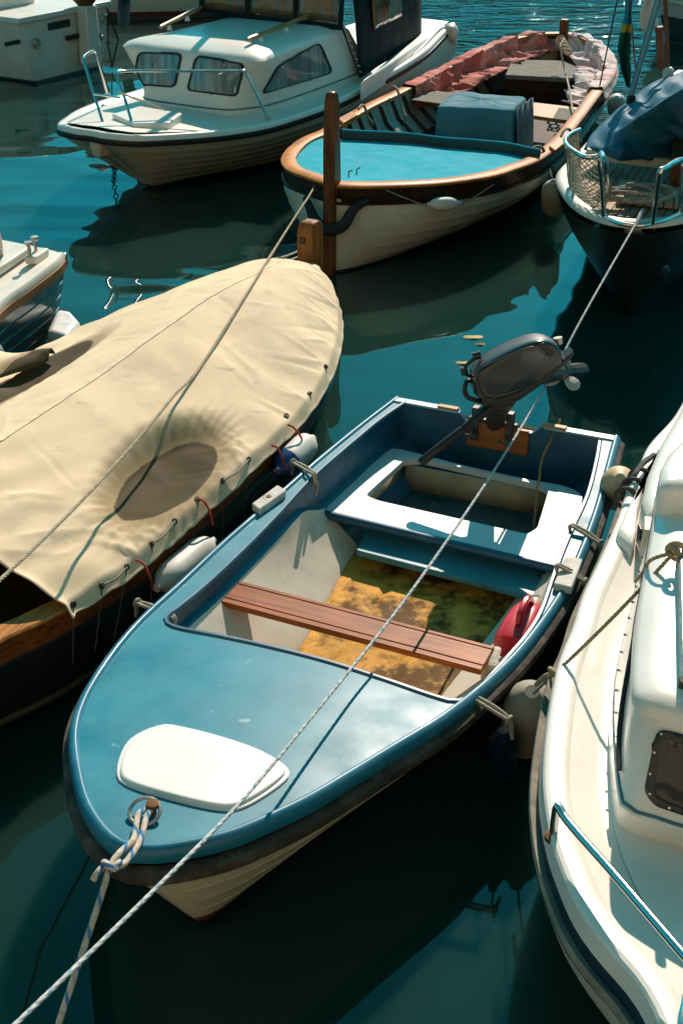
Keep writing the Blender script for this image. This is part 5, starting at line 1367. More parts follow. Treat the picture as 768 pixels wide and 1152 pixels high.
mb.loft(secs, False); mb.loft([secs[0], [p + back * .02 for p in secs[0]]]); mb.build('hull', M_mhull, boat, sharp=40, bevel=.035, seg=3)
mb = MB(); poly = [mp_(-.02, -.05, .8), mp_(1.02, -.05, .8)] + [mp_(.5 + .5 * s, d, .8) for d, s in ((.8, 1.06), (2.0, 1.08), (3.4, .85), (4.4, .45), (4.9, .1))] + [mp_(.5 - .5 * s, d, .8) for d, s in ((4.9, .1), (4.4, .45), (3.4, .85), (2.0, 1.08), (.8, 1.06))]
mb.loft([[p - Vector((0, 0, .03)) for p in poly], [p + Vector((0, 0, .04)) for p in poly]]); mb.build('deck', M_mw, boat, bevel=.012)
mb = MB(); mb.box(mp_(.30, 1.1, .95), 1.0, .9, .28, Matrix((tdir, back, (0, 0, 1))).transposed()); mb.build('engine_cover', M_mw, boat, bevel=.05, seg=3)
TB = Matrix((tdir, back, (0, 0, 1))).transposed()
for a, w_, z, h_ in ((.43, .40, .66, .09), (.82, .12, .68, .10)):
    mb = MB(); mb.box(mp_(a, -.006, z), w_, .02, h_, TB); mb.build('vent_slot', M_black, boat, bevel=.004)
mb = MB(); mb.box(mp_(.06 - .12, .03, .55), .25, .02, .05, TB); mb.build('side_vent', M_black, boat)
for a, z in ((.16, .50), (.93, .62)):
    mb = MB(); mb.torus(mp_(a, -.03, z), .05, .014, back, 16, 6); mb.build('mooring_eye', M_steeld, boat)
mb = MB(); mb.lathe([(-.06, .03), (0, .05), (.05, .05)], mp_(.86, -.02, .40), back, 12); mb.build('exhaust', M_steeld, boat)
mb = MB(); mb.box(mp_(.56, -.03, .48), .25, .05, .06, TB); mb.build('motor_bracket', M_black, boat, bevel=.01)
om = thing('outboard_motor', 'white outboard motor leg with dark engine head on the transom of the white motorboat', 'outboard motor', mp_(.68, -.12, .0))
mb = MB(); mb.loft([[mp_(.68, -.12, z) + tdir * a * w_ + back * b * .09 for a, b in ((-1, -1), (1, -1), (1, 1), (-1, 1))] for z, w_ in ((.12, .13), (.5, .11), (.86, .10))]); mb.build('leg', M_mw, om, bevel=.02)
mb = MB(); c = mp_(.68, -.10, .98); mb.lathe([(-.12, .10), (-.05, .16), (.06, .18), (.16, .14), (.22, .05)], c, n=14); mb.build('engine_head', M_rust, om)
# second white hull with a blue stripe
fh = Frame(W(170, 32, 0), Vector((-.93, .37, 0)))
boat = thing('striped_boat', 'cream hulled boat with a blue stripe moored behind the cabin cruiser', 'boat', W(175, 30, 0))
hp_ = [W(110, 22, .0), W(165, 33, .0), W(212, 22, .0)]
a, b = W(118, 30, 0), W(216, 22, 0); d = (b - a); d.z = 0; d.normalize(); bk = Vector((-d.y, d.x, 0))
M_h2 = hull_mat('striped_hull', (.62, .57, .45), below=(.14, .04, .03), zb=.10)
mb = MB(); secs = []
for t, w_ in ((-.3, .0), (0, .25), (.3, .6), (.6, .85), (.9, .95), (1.2, .95), (1.6, .9)):
    base = a.lerp(a + d * 2.6, t) + bk * (1.0 - w_)
    secs.append([base + bk * .25 - Vector((0, 0, .2)), base + bk * .12, base + Vector((0, 0, .45)) - bk * .02, base + Vector((0, 0, .95)) - bk * .05, base + bk * 1.2 + Vector((0, 0, .95))])
mb.loft(secs, False); mb.build('hull', M_h2, boat, sharp=40)
M_bstr = mat('blue_stripe', (.03, .14, .20), .4)
mb = MB(); mb.loft([[s[2].lerp(s[3], .18) - bk * .012, s[2].lerp(s[3], .34) - bk * .014] for s in secs], False); mb.build('stripe', M_bstr, boat, solid=.004)
# far grey boat behind the flags
boat = thing('far_boat', 'pale grey boat hull lying behind the flags and poles at the top right', 'boat', W(775, 66, 0))
a, b = W(728, 62, 0), W(830, 70, 0); d = (b - a); d.normalize(); bk = Vector((-d.y, d.x, 0))
M_h3 = hull_mat('far_boat_hull', (.50, .50, .45), boot=(.02, .04, .045), below=(.02, .03, .03), zb=.06, zt=.38)
mb = MB(); secs = []
for t, w_ in ((-.05, .0), (.1, .25), (.4, .6), (.8, .85), (1.3, .95), (1.9, .95)):
    base = a + d * 3.0 * t + bk * (1.1 - w_)
    secs.append([base + bk * .25 - Vector((0, 0, .2)), base + bk * .1 + d * .15 * (1 - t), base + Vector((0, 0, .5)) - bk * .02, base + Vector((0, 0, 1.25)) - bk * .06 - d * .2 * (1 - min(1, t)), base + bk * 1.4 + Vector((0, 0, 1.25))])
mb.loft(secs, False); mb.build('hull', M_h3, boat, sharp=40)
mb = MB(); mb.tube([s[2].lerp(s[3], .12) - bk * .02 for s in secs], .03, 6); mb.build('rubbing_strake', M_cream2, boat)
mb = MB(); q = secs[3][3] + bk * .8; mb.box(q + Vector((.3, 0, .3)), 1.6, 1.2, .8); mb.build('cabin', M_mw, boat, bevel=.08, seg=3)
# ================================================================== small boat at the left edge
boat_o = W(20, 360, 0)
boat = thing('grey_green_boat', 'boat with white deck and dark grey-green clinker hull cut by the left edge', 'boat', boat_o)
fl4 = Frame(W(66, 300, .0), (W(71, 292, .60) - W(0, 345, .60)))
zl = .60
near = [fl4.px(x, y, zl) for x, y in [(0,346),(30,324),(50,309),(66,296),(71,289)]]
farp = [fl4.px(x, y, zl) for x, y in [(-20,268),(5,272),(40,279),(62,284),(70,287),(71,289)]]
ub_ = near[-1][0]
near = [(ub_ - 3.2, near[0][1] - .75), (ub_ - 2.2, near[0][1] - .25)] + near
nearW = [fl4.w(u, v, zl) for u, v in near]; farW = [fl4.w(u, v, zl) for u, v in [(ub_ - 3.2, farp[0][1] + .2)] + farp]
vmid = (near[1][1] + farp[0][1]) / 2
M_lhull = hull_mat('grey_green_hull', (.045, .085, .09), below=(.02, .03, .03), zb=.03, coat=.6, rough=.2)
wlp = fl4.px(47, 385, 0.0)
mb = MB(); rg = []; NWn = smooth(nearW, 50)
for t, off in [x for k in range(6) for x in ((k / 6, .010), ((k + 1) / 6 - .001, .001))] + [(1.0, 0), (1.3, 0)]:
    row = []
    for i, p in enumerate(NWn):
        s = i / 49; q = p.copy(); z = zl - .08 - (zl - .08) * min(1, t) - .2 * max(0, t - 1)
        u, v = fl4.l(q); tuck = .10 + .10 * s
        row.append(fl4.w(u - .22 * t * s ** 3, lerp(v, vmid, tuck * t ** 1.6) - off, z))
    rg.append(row)
mb.loft(rg, False)
trn = [r[-1] for r in rg]; fw2 = [Vector((p.x, p.y, r[0].z)) + fl4.r * .25 for p, r in zip(trn, rg)]
mb.loft([trn, fw2], False); mb.build('hull', M_lhull, boat, sharp=30)
poly = NWn + list(reversed(smooth(farW, 40)))
M_lw = mat('worn_white_deck', (.72, .68, .58), .5, var=.08, dirt=(.45, .4, .3), dirt_amt=.5, coat=.1)
mb = MB(); mb.loft([[p - Vector((0, 0, .02)) for p in poly], [p + Vector((0, 0, .015)) for p in poly]]); mb.build('deck', M_lw, boat, bevel=.01)
mb = MB(); sweep(mb, NWn, [(-.02, -.02), (.012, -.02), (.012, .02), (.0, .035), (-.09, .035), (-.1, .0)], ring_closed=True); mb.build('toe_rail', M_lw, boat, sharp=40)
mb = MB(); sweep(mb, NWn, [(-.01, -.085), (.022, -.08), (.022, -.022), (-.01, -.02)], ring_closed=True)
mb.build('wood_strake', wood('strake_wood', (.48, .23, .10), (.28, .12, .05), math.atan2(fl4.f.y, fl4.f.x), grain=10), boat, sharp=30)
q = W(72, 292, .56); mb = MB(); mb.box(q, .05, .06, .10); mb.build('corner_plate', M_steel, boat, bevel=.01)
for x, y, w_, l_ in ((42, 288, .09, .22), (10, 292, .12, .5)):
    q = W(x, y, .66); mb = MB(); mb.box(q, l_, w_, .06, Matrix((fl4.f, fl4.r, (0, 0, 1))).transposed()); mb.build('deck_pad', M_lw, boat, bevel=.015)
for x, y in ((34, 284), (41, 278)):
    q = W(x, y + 6, .68); mb = MB(); mb.tube([q, q + Vector((0, 0, .10))], .012, 8); mb.lathe([(.08, .012), (.10, .028), (.115, .028)], q, n=10); mb.build('cleat_post', M_steeld, boat)
mb = MB(); mb.tube([W(3, 290, .64), W(0, 268, .95), W(-4, 255, 1.1)], .014, 8); mb.build('rail_stub', M_steeld, boat)
# white float with faint blue marks, half hidden
M_float = mat('float_white', (.74, .72, .66), .5, dirt=(.25, .42, .55), dirt_amt=.85, ds=14, coat=.1)
q = [W(x, y, .30) for x, y in [(52,372),(64,346),(80,349),(90,360),(76,378)]]
mb = MB(); mb.loft([[p - Vector((0, 0, .35)) for p in q], q]); single('white_float', mb, M_float, 'white float with faint blue marks between the grey-green boat and the tan cover', 'float', bevel=.04, seg=3)
# ================================================================== outboard motor on the dinghy
M_cowl = mat('motor_cowl', (.020, .025, .026), .2, var=.2, vs=3, coat=.3, dirt=(.05, .045, .04), dirt_amt=.3)
M_cowlg = mat('motor_cowl_edge', (.055, .06, .058), .5, var=.2, coat=.1)
M_mblk = mat('motor_black', (.013, .014, .013), .45, var=.3)
om = thing('outboard_motor', 'black outboard motor tilted up on the transom of the blue dinghy', 'outboard motor', fd.w(-.02, -.03, .30))
PA, PB = W(534, 428, .90), W(633, 407, .99)
axm = (PB - PA); LM = axm.length; axm.normalize()
cam_dir = (Vector((0, 0, CAM_H)) - PA).normalized()
side = (cam_dir - axm * cam_dir.dot(axm)).normalized()
upm = side.cross(axm); upm = upm if upm.z > 0 else -upm
side = (side * .86 - upm * .25).normalized(); upm = axm.cross(side); upm = upm if upm.z > 0 else -upm
K = LM / 106.0
def mp2(x, y, d): return PA + axm * (x * K) + upm * (y * K * .86) + side * d * .92
# silhouette of the cowl: (x, top, bottom) in photo-like units along the axis
prof_c = [(-6,3,-12),(-2,14,-20),(6,24,-25),(20,31,-26),(40,38,-24),(60,43,-18),(76,45,-12),(90,41,-5),(100,30,0),(106,18,3)]
def cowl_ring(x, tp, bt, w, n=26):
    out = []; c = (tp + bt) / 2; h = (tp - bt) / 2
    for k in range(n):
        a = 2 * math.pi * k / n; ca, sa = math.cos(a), math.sin(a); e = .30
        out.append(mp2(x, c + h * math.copysign(abs(sa) ** e, sa), w * math.copysign(abs(ca) ** e, ca)))
    return out
mb = MB(); rg = []
for x, tp, bt in prof_c:
    w = .125 * (1 - .45 * max(0, (x - 60) / 46) ** 2) * (1 - .3 * max(0, (8 - x) / 14) ** 2)
    rg.append(cowl_ring(x, tp, bt, w))
mb.loft(rg); cowl = mb.build('cowl', M_cowl, om, sharp=180, sub=1)
# raised rim that frames the side panel, vent slot, lower pan
rim_ = [(-1,8),(4,22),(20,28),(42,34),(62,38),(72,37),(80,27),(84,20),(60,6),(30,-14),(10,-22),(4,-16)]
mb = MB(); mb.tube(smooth([mp2(x, y, .121 - (.05 * max(0, (x - 60) / 46) ** 2)) for x, y in rim_], 90, True), .0032, 8, closed=True); mb.build('panel_rim', M_cowlg, cowl)
band = []
for x, tp, bt in prof_c[1:-1]:
    w = .125 * (1 - .45 * max(0, (x - 60) / 46) ** 2) * (1 - .3 * max(0, (8 - x) / 14) ** 2)
    band.append([mp2(x, tp + o_, q * w) for q, o_ in ((-.80, -3), (-.66, .9), (0, 1.5), (.66, .9), (.80, -3))])
mb = MB(); mb.loft(band, False); mb.build('top_band', M_cowlg, cowl, sharp=40, sub=1)
vt_ = [(77,38),(83,40),(94,22),(88,18)]
mb = MB(); mb.loft([[mp2(x, y, .085) for x, y in vt_], [mp2(x, y, .117) for x, y in vt_]]); mb.build('vent_slot', M_mblk, cowl, bevel=.004)
mb = MB(); rg = []
for x, tp, bt, w in ((2,-18,-32,.10),(20,-22,-38,.115),(45,-19,-34,.115),(70,-9,-22,.10),(92,2,-8,.085),(112,13,4,.07),(118,16,10,.05)): rg.append(cowl_ring(x, tp, bt, w, 20))
mb.loft(rg); mb.build('lower_pan', M_mblk, om, sharp=60)
# carrying handle, fuel tap and throttle gear at the front
mb = MB(); mb.tube(bent([mp2(2,-28,.05), mp2(-6,-22,.07), mp2(-14,-14,.08), mp2(-15,-4,.07), mp2(-10,5,.05), mp2(-2,2,.03)], 40), .013, 8); mb.build('carry_handle', M_mblk, om)
mb = MB(); mb.tube(bent([mp2(-2,6,.0), mp2(-12,16,.02), mp2(-8,24,.02), mp2(0,30,.02), mp2(8,33,.0)], 40), .010, 8); mb.lathe([(-.02,.02),(.02,.022)], mp2(7,34,.0), axm, 10); mb.lathe([(-.02,.018),(.02,.02)], mp2(-11,18,.02), upm, 10); mb.build('control_linkage', M_mblk, om)
mb = MB(); mb.lathe([(-.015, .022), (.02, .024)], mp2(104, 30, .0), upm, 10); mb.build('cowl_latch', M_steeld, om)
# swivel bracket and clamp
M_brk = mat('bracket_grey', (.05, .055, .052), .5, var=.3, dirt=(.2, .16, .1), dirt_amt=.4)
tc0 = fd.w(.03, -.04, .47)
mb = MB(); mb.tube([mp2(30,-30,.0), mp2(30,-30,.0).lerp(tc0, .5) + Vector((0,0,.02)), tc0], [.075, .06, .055], 10)
for s in (-1, 1):
    p = fd.w(.07, -.04 + s * .10, .47); mb.box(p, .05, .04, .20, BM); mb.tube([p + fd.f * .02 - Vector((0,0,.04)), p + fd.f * .09 - Vector((0,0,.04))], .012, 8); mb.tube([p + fd.f * .09 + fd.r * .04 - Vector((0,0,.04)), p + fd.f * .09 - fd.r * .04 - Vector((0,0,.04))], .008, 6)
mb.build('clamp_bracket', M_brk, om, bevel=.004)
mb = MB(); mb.box(fd.w(.06, -.04, .47), .03, .28, .06, BM); mb.build('clamp_plate', M_brk, om, bevel=.004)
# tiller arm
ta, tb2, te = W(558, 452, .78), W(522, 482, .66), W(472, 521, .50)
mb = MB(); mb.tube([ta, tb2], [.030, .026], 10); mb.build('tiller', M_mblk, om)
mb = MB(); mb.tube([tb2, tb2.lerp(te, .08), te.lerp(tb2, .04), te], [.020, .025, .024, .018], 12); mb.build('tiller_grip', M_mblk, om)
# leg going down behind, its propeller clear of the water
lg0, lg1 = mp2(70,-14,-.06), W(640, 436, .42) - fd.f * .28
mb = MB(); mb.tube([lg0, lg0.lerp(lg1, .5), lg1], [.06, .045, .05], 10); mb.build('leg', M_mblk, om)
M_prop = mat('prop_grey', (.5, .47, .44), .4, dirt=(.3, .25, .2), dirt_amt=.4)
pc = W(630, 427, .62) - fd.f * .06
mb = MB(); mb.tube([lg1, pc], [.04, .03], 8); pr = mb.build('gearcase', M_mblk, om)
pd = (pc - lg1).normalized(); s1 = pd.cross(Vector((0, 0, 1))).normalized(); s2 = pd.cross(s1)
for k in range(3):
    a = k * 2.094 + .5; d1 = s1 * math.cos(a) + s2 * math.sin(a); d2 = pd * .5 + d1.cross(pd) * .8
    mb = MB(); mb.loft([[pc + d1 * r_ + d2 * w_ * .5 + pd * .004, pc + d1 * r_ - d2 * w_ * .5 + pd * .004, pc + d1 * r_ - d2 * w_ * .5 - pd * .004, pc + d1 * r_ + d2 * w_ * .5 - pd * .004] for r_, w_ in ((.02, .04), (.05, .075), (.08, .085), (.105, .06), (.115, .02))]); mb.build('propeller_blade', M_prop, pr, sharp=60)
# thin brown cord from the transom pad into the well
M_bcord = rope_mat('brown_cord', (.42, .24, .09))
mb = MB(); mb.rope(bent([W(628,472,.53), W(688,478,.52).lerp(W(628,472,.53), .98), W(622,490,.47), W(610,515,.40), W(606,540,.345), W(604,548,.33), W(602,575,.24), W(599,600,.14)], 60), .008, .05, 2); single('brown_cord', mb, M_bcord, 'thin brown cord tied over the dinghy transom and trailing into its seat well', 'cord')

# ================================================================== ropes
M_main = rope_mat('grey_white_rope', (.52, .54, .53), (.10, .32, .40), pitch=.09, frac=.12)
a0, a1, a2 = W(716, 249, .97), W(584, 490, .93), W(20, 1150, 1.02)
mb = MB()
mid1 = W(633, 396, .98)
path = smooth([W(716,249,.97), W(653,360,.80), W(628,408,.70), W(605,449,.645), W(577,495,.63), W(536,559,.64), W(450,682,.665), W(364,790,.72), W(270,903,.80), W(195,980,.88), W(20,1150,1.05), W(-120,1278,1.18)], 300)
mb.rope(path, .0066, .11, 3, .010, lay=.32)
single('mooring_rope', mb, M_main, 'long taut pale rope running from the sailing boat over the dinghy to the quay', 'rope', sharp=180)
M_fleck = rope_mat('flecked_rope', (.58, .50, .40), (.05, .20, .42), pitch=.10, frac=.22)
ringc_ = rc + Vector((-.02, -.03, .025))
mb = MB()
kn = W(124, 974, .70)
mb.tube(bent([rc + Vector((.01, .02, .02)), rc + Vector((-.015, -.03, .035)), W(150, 945, .68), W(136, 958, .70), kn, W(118, 995, .66), W(66, 1152, .40), W(20, 1290, .2)], 120), .0105, 10)
mb.tube(bent([rc + Vector((.02, .01, .02)), rc + Vector((.012, -.03, .03)), W(158, 945, .67), W(148, 962, .68), W(136, 974, .69), kn], 60), .0105, 10)
mb.torus(kn, .022, .0105, (.4, .5, .5), 20, 10); mb.torus(kn + Vector((.012, .01, -.012)), 0.020, .0105, (-.5, .4, .5), 20, 10)
mb.tube(bent([kn + Vector((.01, 0, .01)), W(117, 975, .70), W(110, 982, .70), W(105, 990, .68)], 30), .0105, 10)
single('bow_line', mb, M_fleck, 'cream rope with blue flecks knotted to the bow ring of the dinghy', 'rope', sharp=180)
# rope from the wooden boat's bow over the tan cover
M_tanrope = rope_mat('tan_rope', (.52, .43, .30))
h0 = W(360, 193, .60)
hx = [hit(cover_bv, x, y) for x, y in [(307,287),(299,298),(280,328),(260,360),(240,392),(219,423)]]
on = [h[0] + h[1] * .012 for h in hx if h]
endp = W(-60, 706, 1.02)
pts = [W(362,190,.62), W(356,205,.64), W(348,220,.68), W(338,235,.72)] + on + sag(on[-1].lerp(endp, .12), endp, .05, 8)
mb = MB(); mb.rope(smooth(pts, 200), .0085, .07, 3, .012); single('slack_rope', mb, M_tanrope, 'tan rope lying over the canvas cover from the bow of the wooden boat', 'rope', sharp=180)
# padded sleeve and fenders of the wooden boat bow
M_fw = mat('fender_white', (.66, .64, .58), .5, var=.08, dirt=(.35, .32, .25), dirt_amt=.5)
M_fdark = mat('dark_sleeve', (.03, .035, .035), .8, var=.3, bump=.004, bs=40)
whull_bv = bvh_of(*[c for c in bpy.data.objects['wooden_boat'].children if c.name.startswith(('hull', 'sheer'))])
def onhull(x, y, d):
    h = near_hit(whull_bv, x, y)
    n = Vector((h[1].x, h[1].y, 0)).normalized(); return h[0] + n * d
mb = MB(); SB = Vector((bx, by, 0))
mb.tube(bent([onhull(352, 222, .05) - fw_.r * .02, SB + fw_.f * .10 - fw_.r * .10 + Vector((0, 0, .43)), SB + fw_.f * .16 + Vector((0, 0, .40)), SB + fw_.f * .10 + fw_.r * .12 + Vector((0, 0, .42)), onhull(398, 232, .05), onhull(414, 224, .03)], 40), [.028 + .022 * math.sin(math.pi * k / 39) for k in range(40)], 10)
single('bow_bolster', mb, M_fdark, 'dark padded rope sleeve slung round the stem of the wooden boat', 'bow fender')
M_bluecap = mat('fender_blue', (.01, .07, .25), .4, var=.15, coat=.2)
def fender(label, p0, p1, r, m, cap=None, name='fender', cord=None, group=None):
    """Inflated fender from p0 to p1 with rounded ends, an eye at the top end p0."""
    ax_ = (p1 - p0); L_ = ax_.length; ax_.normalize()
    o = thing(name, label, 'fender', p1 if p1.z < p0.z else p0, group)
    prof = [(0, .30 * r), (.0, .32 * r), (.06 * L_ * .3, .55 * r)]
    prof = [(.30 * r - .30 * r, .28 * r), (.02, .30 * r), (.04, .55 * r), (.07, .80 * r), (.11, .96 * r), (.15, r), (L_ - .15, r), (L_ - .11, .96 * r), (L_ - .07, .80 * r), (L_ - .04, .55 * r), (L_ - .02, .30 * r), (L_, .28 * r)]
    if L_ < .32:
        k = L_ / .34; prof = [(d * k if d < .2 else L_ - (L_ - d) * k, rr) for d, rr in prof]
    mb = MB(); mb.lathe(prof, p0, ax_, 20); body = mb.build('body', m, o, sharp=50)
    if cap is not None:
        for e in cap:
            mb = MB(); sel = prof[:5] if e == 0 else prof[-5:]
            mb.lathe([(d, rr * 1.02 + .002) for d, rr in sel], p0, ax_, 20, (True, True)); mb.build('end_cap', M_bluecap, o, sharp=50)
    if cord:
        for c_, m_ in cord: mb = MB(); mb.tube(bent(c_, 24) if len(c_) > 2 else c_, .006, 6); mb.build('lanyard', m_, o)
    return o
fender('small white fender slung horizontally on the near bow of the wooden boat', onhull(476, 230, .075) + Vector((0, -.03, .03)), onhull(511, 229, .075) + Vector((0, -.03, .03)), .058, M_fw, cord=[([onhull(433, 213, .02), onhull(455, 222, .03), onhull(477, 230, .07)], M_cord), ([onhull(510, 229, .07), onhull(530, 221, .03), onhull(553, 207, .02)], M_cord)])
fender('grey white fender end peeping out at the far side of the wooden boat bow', SB - fw_.r * .42 - fw_.f * .35 + Vector((0, 0, .46)), SB - fw_.r * .62 - fw_.f * .52 + Vector((0, 0, .48)), .062, M_fw, cord=[([SB - fw_.r * .42 - fw_.f * .35 + Vector((0, 0, .46)), SB - fw_.r * .25 - fw_.f * .15 + Vector((0, 0, .54))], M_cord)])
fender('beige pot shaped fender hanging between the wooden boat and the sailing boat', W(622, 205, .52), W(622, 240, .16), .105, mat('fender_beige', (.46, .40, .27), .6, dirt=(.2, .17, .1), dirt_amt=.5), cord=[([W(618,190,.58), W(622,206,.5)], M_cord)])
fender('cream fender hanging at the stern quarter of the wooden boat by the flags', W(693, 110, .50), W(693, 128, .25), .10, M_fw)
fender('white fender hanging from the stern quarter of the cabin cruiser', W(507, 32, .78), W(503, 60, .30), .10, M_fw)
fender('dark blue fender hanging against the striped hull at the top', Vector(W(140, -4, 1.0)), Vector(W(139, 27, .35)), .085, mat('fender_navy', (.015, .05, .08), .5))
def edge_cord(x, y, dx, dn):
    h = near_hit(cover_bv, x, y); e = h[0] + h[1] * .008; o_ = -ft.r
    return [e, e + o_ * .035 - Vector((0, 0, .01)), e + o_ * (.05 + dx) - Vector((0, 0, dn * .6)), e + o_ * (.05 + dx) + ft.f * .01 - Vector((0, 0, dn))]
fender('white fender with a blue end lying between the tan cover and the dinghy', W(312, 531, .42), W(352, 493, .44), .082, M_fw, cap=(0,), cord=[(edge_cord(304, 501, .02, .16), M_red), (edge_cord(322, 478, .03, .10), M_red)])
fender('long plain cream fender squeezed between the dinghy bow quarter and the covered boat', W(176, 662, .38), W(240, 608, .38), .075, M_fw, cord=[(edge_cord(152, 630, .02, .14), M_red), (edge_cord(222, 562, .02, .14), M_red)])
fender('beige fender strapped to the rail of the white cabin boat beside the dinghy stern', W(697, 538, .62), W(690, 560, .28), .09, mat('fender_sand', (.56, .44, .26), .55, dirt=(.3, .2, .1), dirt_amt=.5))
fender('big grey beige fender hanging from the white cabin boat rail', W(598, 778, .52), W(588, 840, .02), .105, mat('fender_greige', (.36, .33, .26), .6, dirt=(.15, .13, .09), dirt_amt=.6), cord=[([W(622,758,.72), W(612,768,.64), W(600,780,.52)], M_cord)])
fender('dark navy fender hanging under the right front lashing of the dinghy', W(566, 822, .42), W(566, 868, .04), .060, mat('fender_navy_dark', (.008, .016, .05), .35, coat=.3), cord=[([W(572,808,.52), W(568,818,.46), W(566,826,.40)], M_cord)])
fender('white fender end at the far left beside the canvas cover', W(-14, 405, .50), W(14, 392, .52), .10, M_fw)
fender('navy fender hanging below the dark bow of the sailing boat', W(744, 292, .52), W(744, 318, .30), .055, M_navy, cord=[([W(734,254,.88), W(740,278,.62), W(744,292,.52)], M_cord)])
# short lashings round the dinghy's side decks
M_lash = rope_mat('lashing_cord', (.40, .36, .28))
def lashing(label, inner_px, outer_px, z0=.53, z1=.49, r=.0075, tail=None):
    a, b = W(*inner_px, z0), W(*outer_px, z1); mb = MB(); up = Vector((0, 0, .015))
    d = (b - a).normalized(); n_ = Vector((-d.y, d.x, 0)) * .012
    for s in (-1, 1):
        mb.tube(bent([a - Vector((0, 0, .05)) + d * .01, a + n_ * s * .5 + up * .4, a.lerp(b, .3) + n_ * s + up, a.lerp(b, .75) + n_ * s + up, b + up * .3 + n_ * s * .5, b + d * .02 - Vector((0, 0, .07))], 40), r, 8)
    mb.torus(b + Vector((0, 0, .008)), .016, r, d, 14, 6)
    if tail: mb.tube(bent([W(*t) for t in tail], 20), r * .9, 6)
    return single('lashing', mb, M_lash, label, 'lashing', sharp=180)
lashing('cord looped round the left front corner of the dinghy cockpit', (196, 697), (155, 680))
lashing('cord looped over the right front corner of the dinghy cockpit', (527, 784), (572, 812))
lashing('knotted cord hanging over the left side deck near the dinghy stern', (354, 536), (330, 522), tail=[(354, 538, .50), (357, 546, .47), (355, 558, .42)])
lashing('cord round the right side deck just behind the white rowlock block', (641, 592), (674, 613))
lashing('cord tied over the white rowlock block on the right side deck', (626, 637), (656, 656), z0=.57, z1=.50)
# lines of the cabin boat
M_olive = rope_mat('olive_rope', (.34, .27, .15))
kn2 = W(624, 757, .77); top_ = W(757, 622, 1.31)
mb = MB(); mb.rope(sag(kn2, top_, .015, 40), 0.0075, .05, 3, .01)
mb.rope(smooth([top_, W(735, 628, 1.28), W(722, 645, 1.12), W(714, 654, .98)], 40), 0.0075, .05, 3, .01)
mb.torus(kn2, .024, .010, (.6, .3, .7), 18, 8); mb.torus(kn2 + Vector((-.02, .0, -.01)), .022, .010, (-.3, .6, .6), 18, 8)
mb.torus(top_, .026, .011, (.7, .5, .3), 18, 8); mb.torus(top_ + Vector((.012, .01, .01)), .028, .011, (.2, .8, .3), 18, 8)
mb.tube(bent([kn2, W(612, 762, .74), W(603, 770, .66)], 20), .010, 8)
single('fender_line', mb, M_olive, 'olive brown line from the cabin roof rail to the rubbing rail of the white boat', 'rope', sharp=180)
mb = MB()
for k in range(3):
    a = W(703 + 8 * k, 560 - 11 * k, .80); mb.torus(a, .045, .012, fr_.f + Vector((0, 0, .2)), 20, 8)
mb.tube(bent([W(735,512,.82), W(722,522,.84), W(712,536,.84), W(702,548,.80), W(700,562,.72)], 30), .014, 8)
single('strap', mb, M_mblk, 'black strap wound round the rail of the white cabin boat near the beige fender', 'strap')
# coil on the teak foredeck, and its stem line
mb = MB(); c = W(712, 222, .98); pts = []
for i in range(160):
    t = i / 159; a = t * 2 * math.pi * 4.3; r_ = .15 + .05 * math.sin(a * .37 + 1)
    pts.append(c + Vector((math.cos(a) * r_ * 1.4, math.sin(a) * r_ * .8, .05 * t + .02 * math.sin(a * 1.7))))
mb.rope(pts, .018, .09, 3, .016)
pts = [W(688,218,.98) + Vector((math.cos(a) * .09, math.sin(a) * .06, .02)) for a in [k * .3 for k in range(22)]]
mb.rope(pts, .014, .07, 3, .016)
single('rope_coil', mb, M_cord, 'loose coil of weathered rope on the teak foredeck behind the pulpit', 'rope coil', sharp=180)
mb = MB(); mb.rope(smooth([W(722, 236, .98), W(716, 249, .97), W(713, 254, .955)], 20), .0125, .1, 3, .012); single('stem_line', mb, M_main, 'short pale rope end across the bow roller of the sailing boat', 'rope', sharp=180)
# shroud wire from above onto the wooden boat's near gunwale, little lines and a line in the stern
wire0 = Wd(706, -60, 14.4); mb = MB(); mb.tube([wire0, W(674, 97, .66)], .008, 6);
single('wire', mb, M_mblk, 'thin dark line from above down to the near gunwale of the wooden boat', 'line')
mb = MB(); mb.rope(bent([W(634, 44, .88), W(630, 54, .84), W(634, 75, .66), W(640, 100, .56), W(644, 128, .50)], 60), .012, .08, 3, .02, lay=.35)
for k in range(5): mb.torus(W(630 + 2 * k, 46 + 3 * k, .80), .05, .016, (.3, .6, .2 * k), 16, 6)
single('stern_rope', mb, M_tanrope, 'tan rope bundle hung on the stern post of the wooden boat', 'rope')
for lab, pin, pout, n_ in (('cord loop over the far gunwale just behind the wooden boat bow cover', (406, 120), (418, 138), 0), ('cord loop over the far gunwale beside the pink cloth', (444, 99), (456, 132), 0), ('cord loop over the near gunwale by the rowlock pad of the wooden boat', (604, 166), (622, 190), 0), ('cord loop over the near gunwale next to the safety net', (634, 148), (652, 160), 0)):
    a, b = W(*pin, .66), W(*pout, .42); mb = MB(); mb.tube(bent([a + Vector((0, 0, -.06)) - (b - a).normalized() * .1, a + Vector((0, 0, .01)), a.lerp(b, .3) + Vector((0, 0, .05)), a.lerp(b, .6), b], 30), .014, 8); mb.torus(b, .03, .012, (1, .2, .3), 12, 6); single('gunwale_loop', mb, M_cord, lab, 'cord')
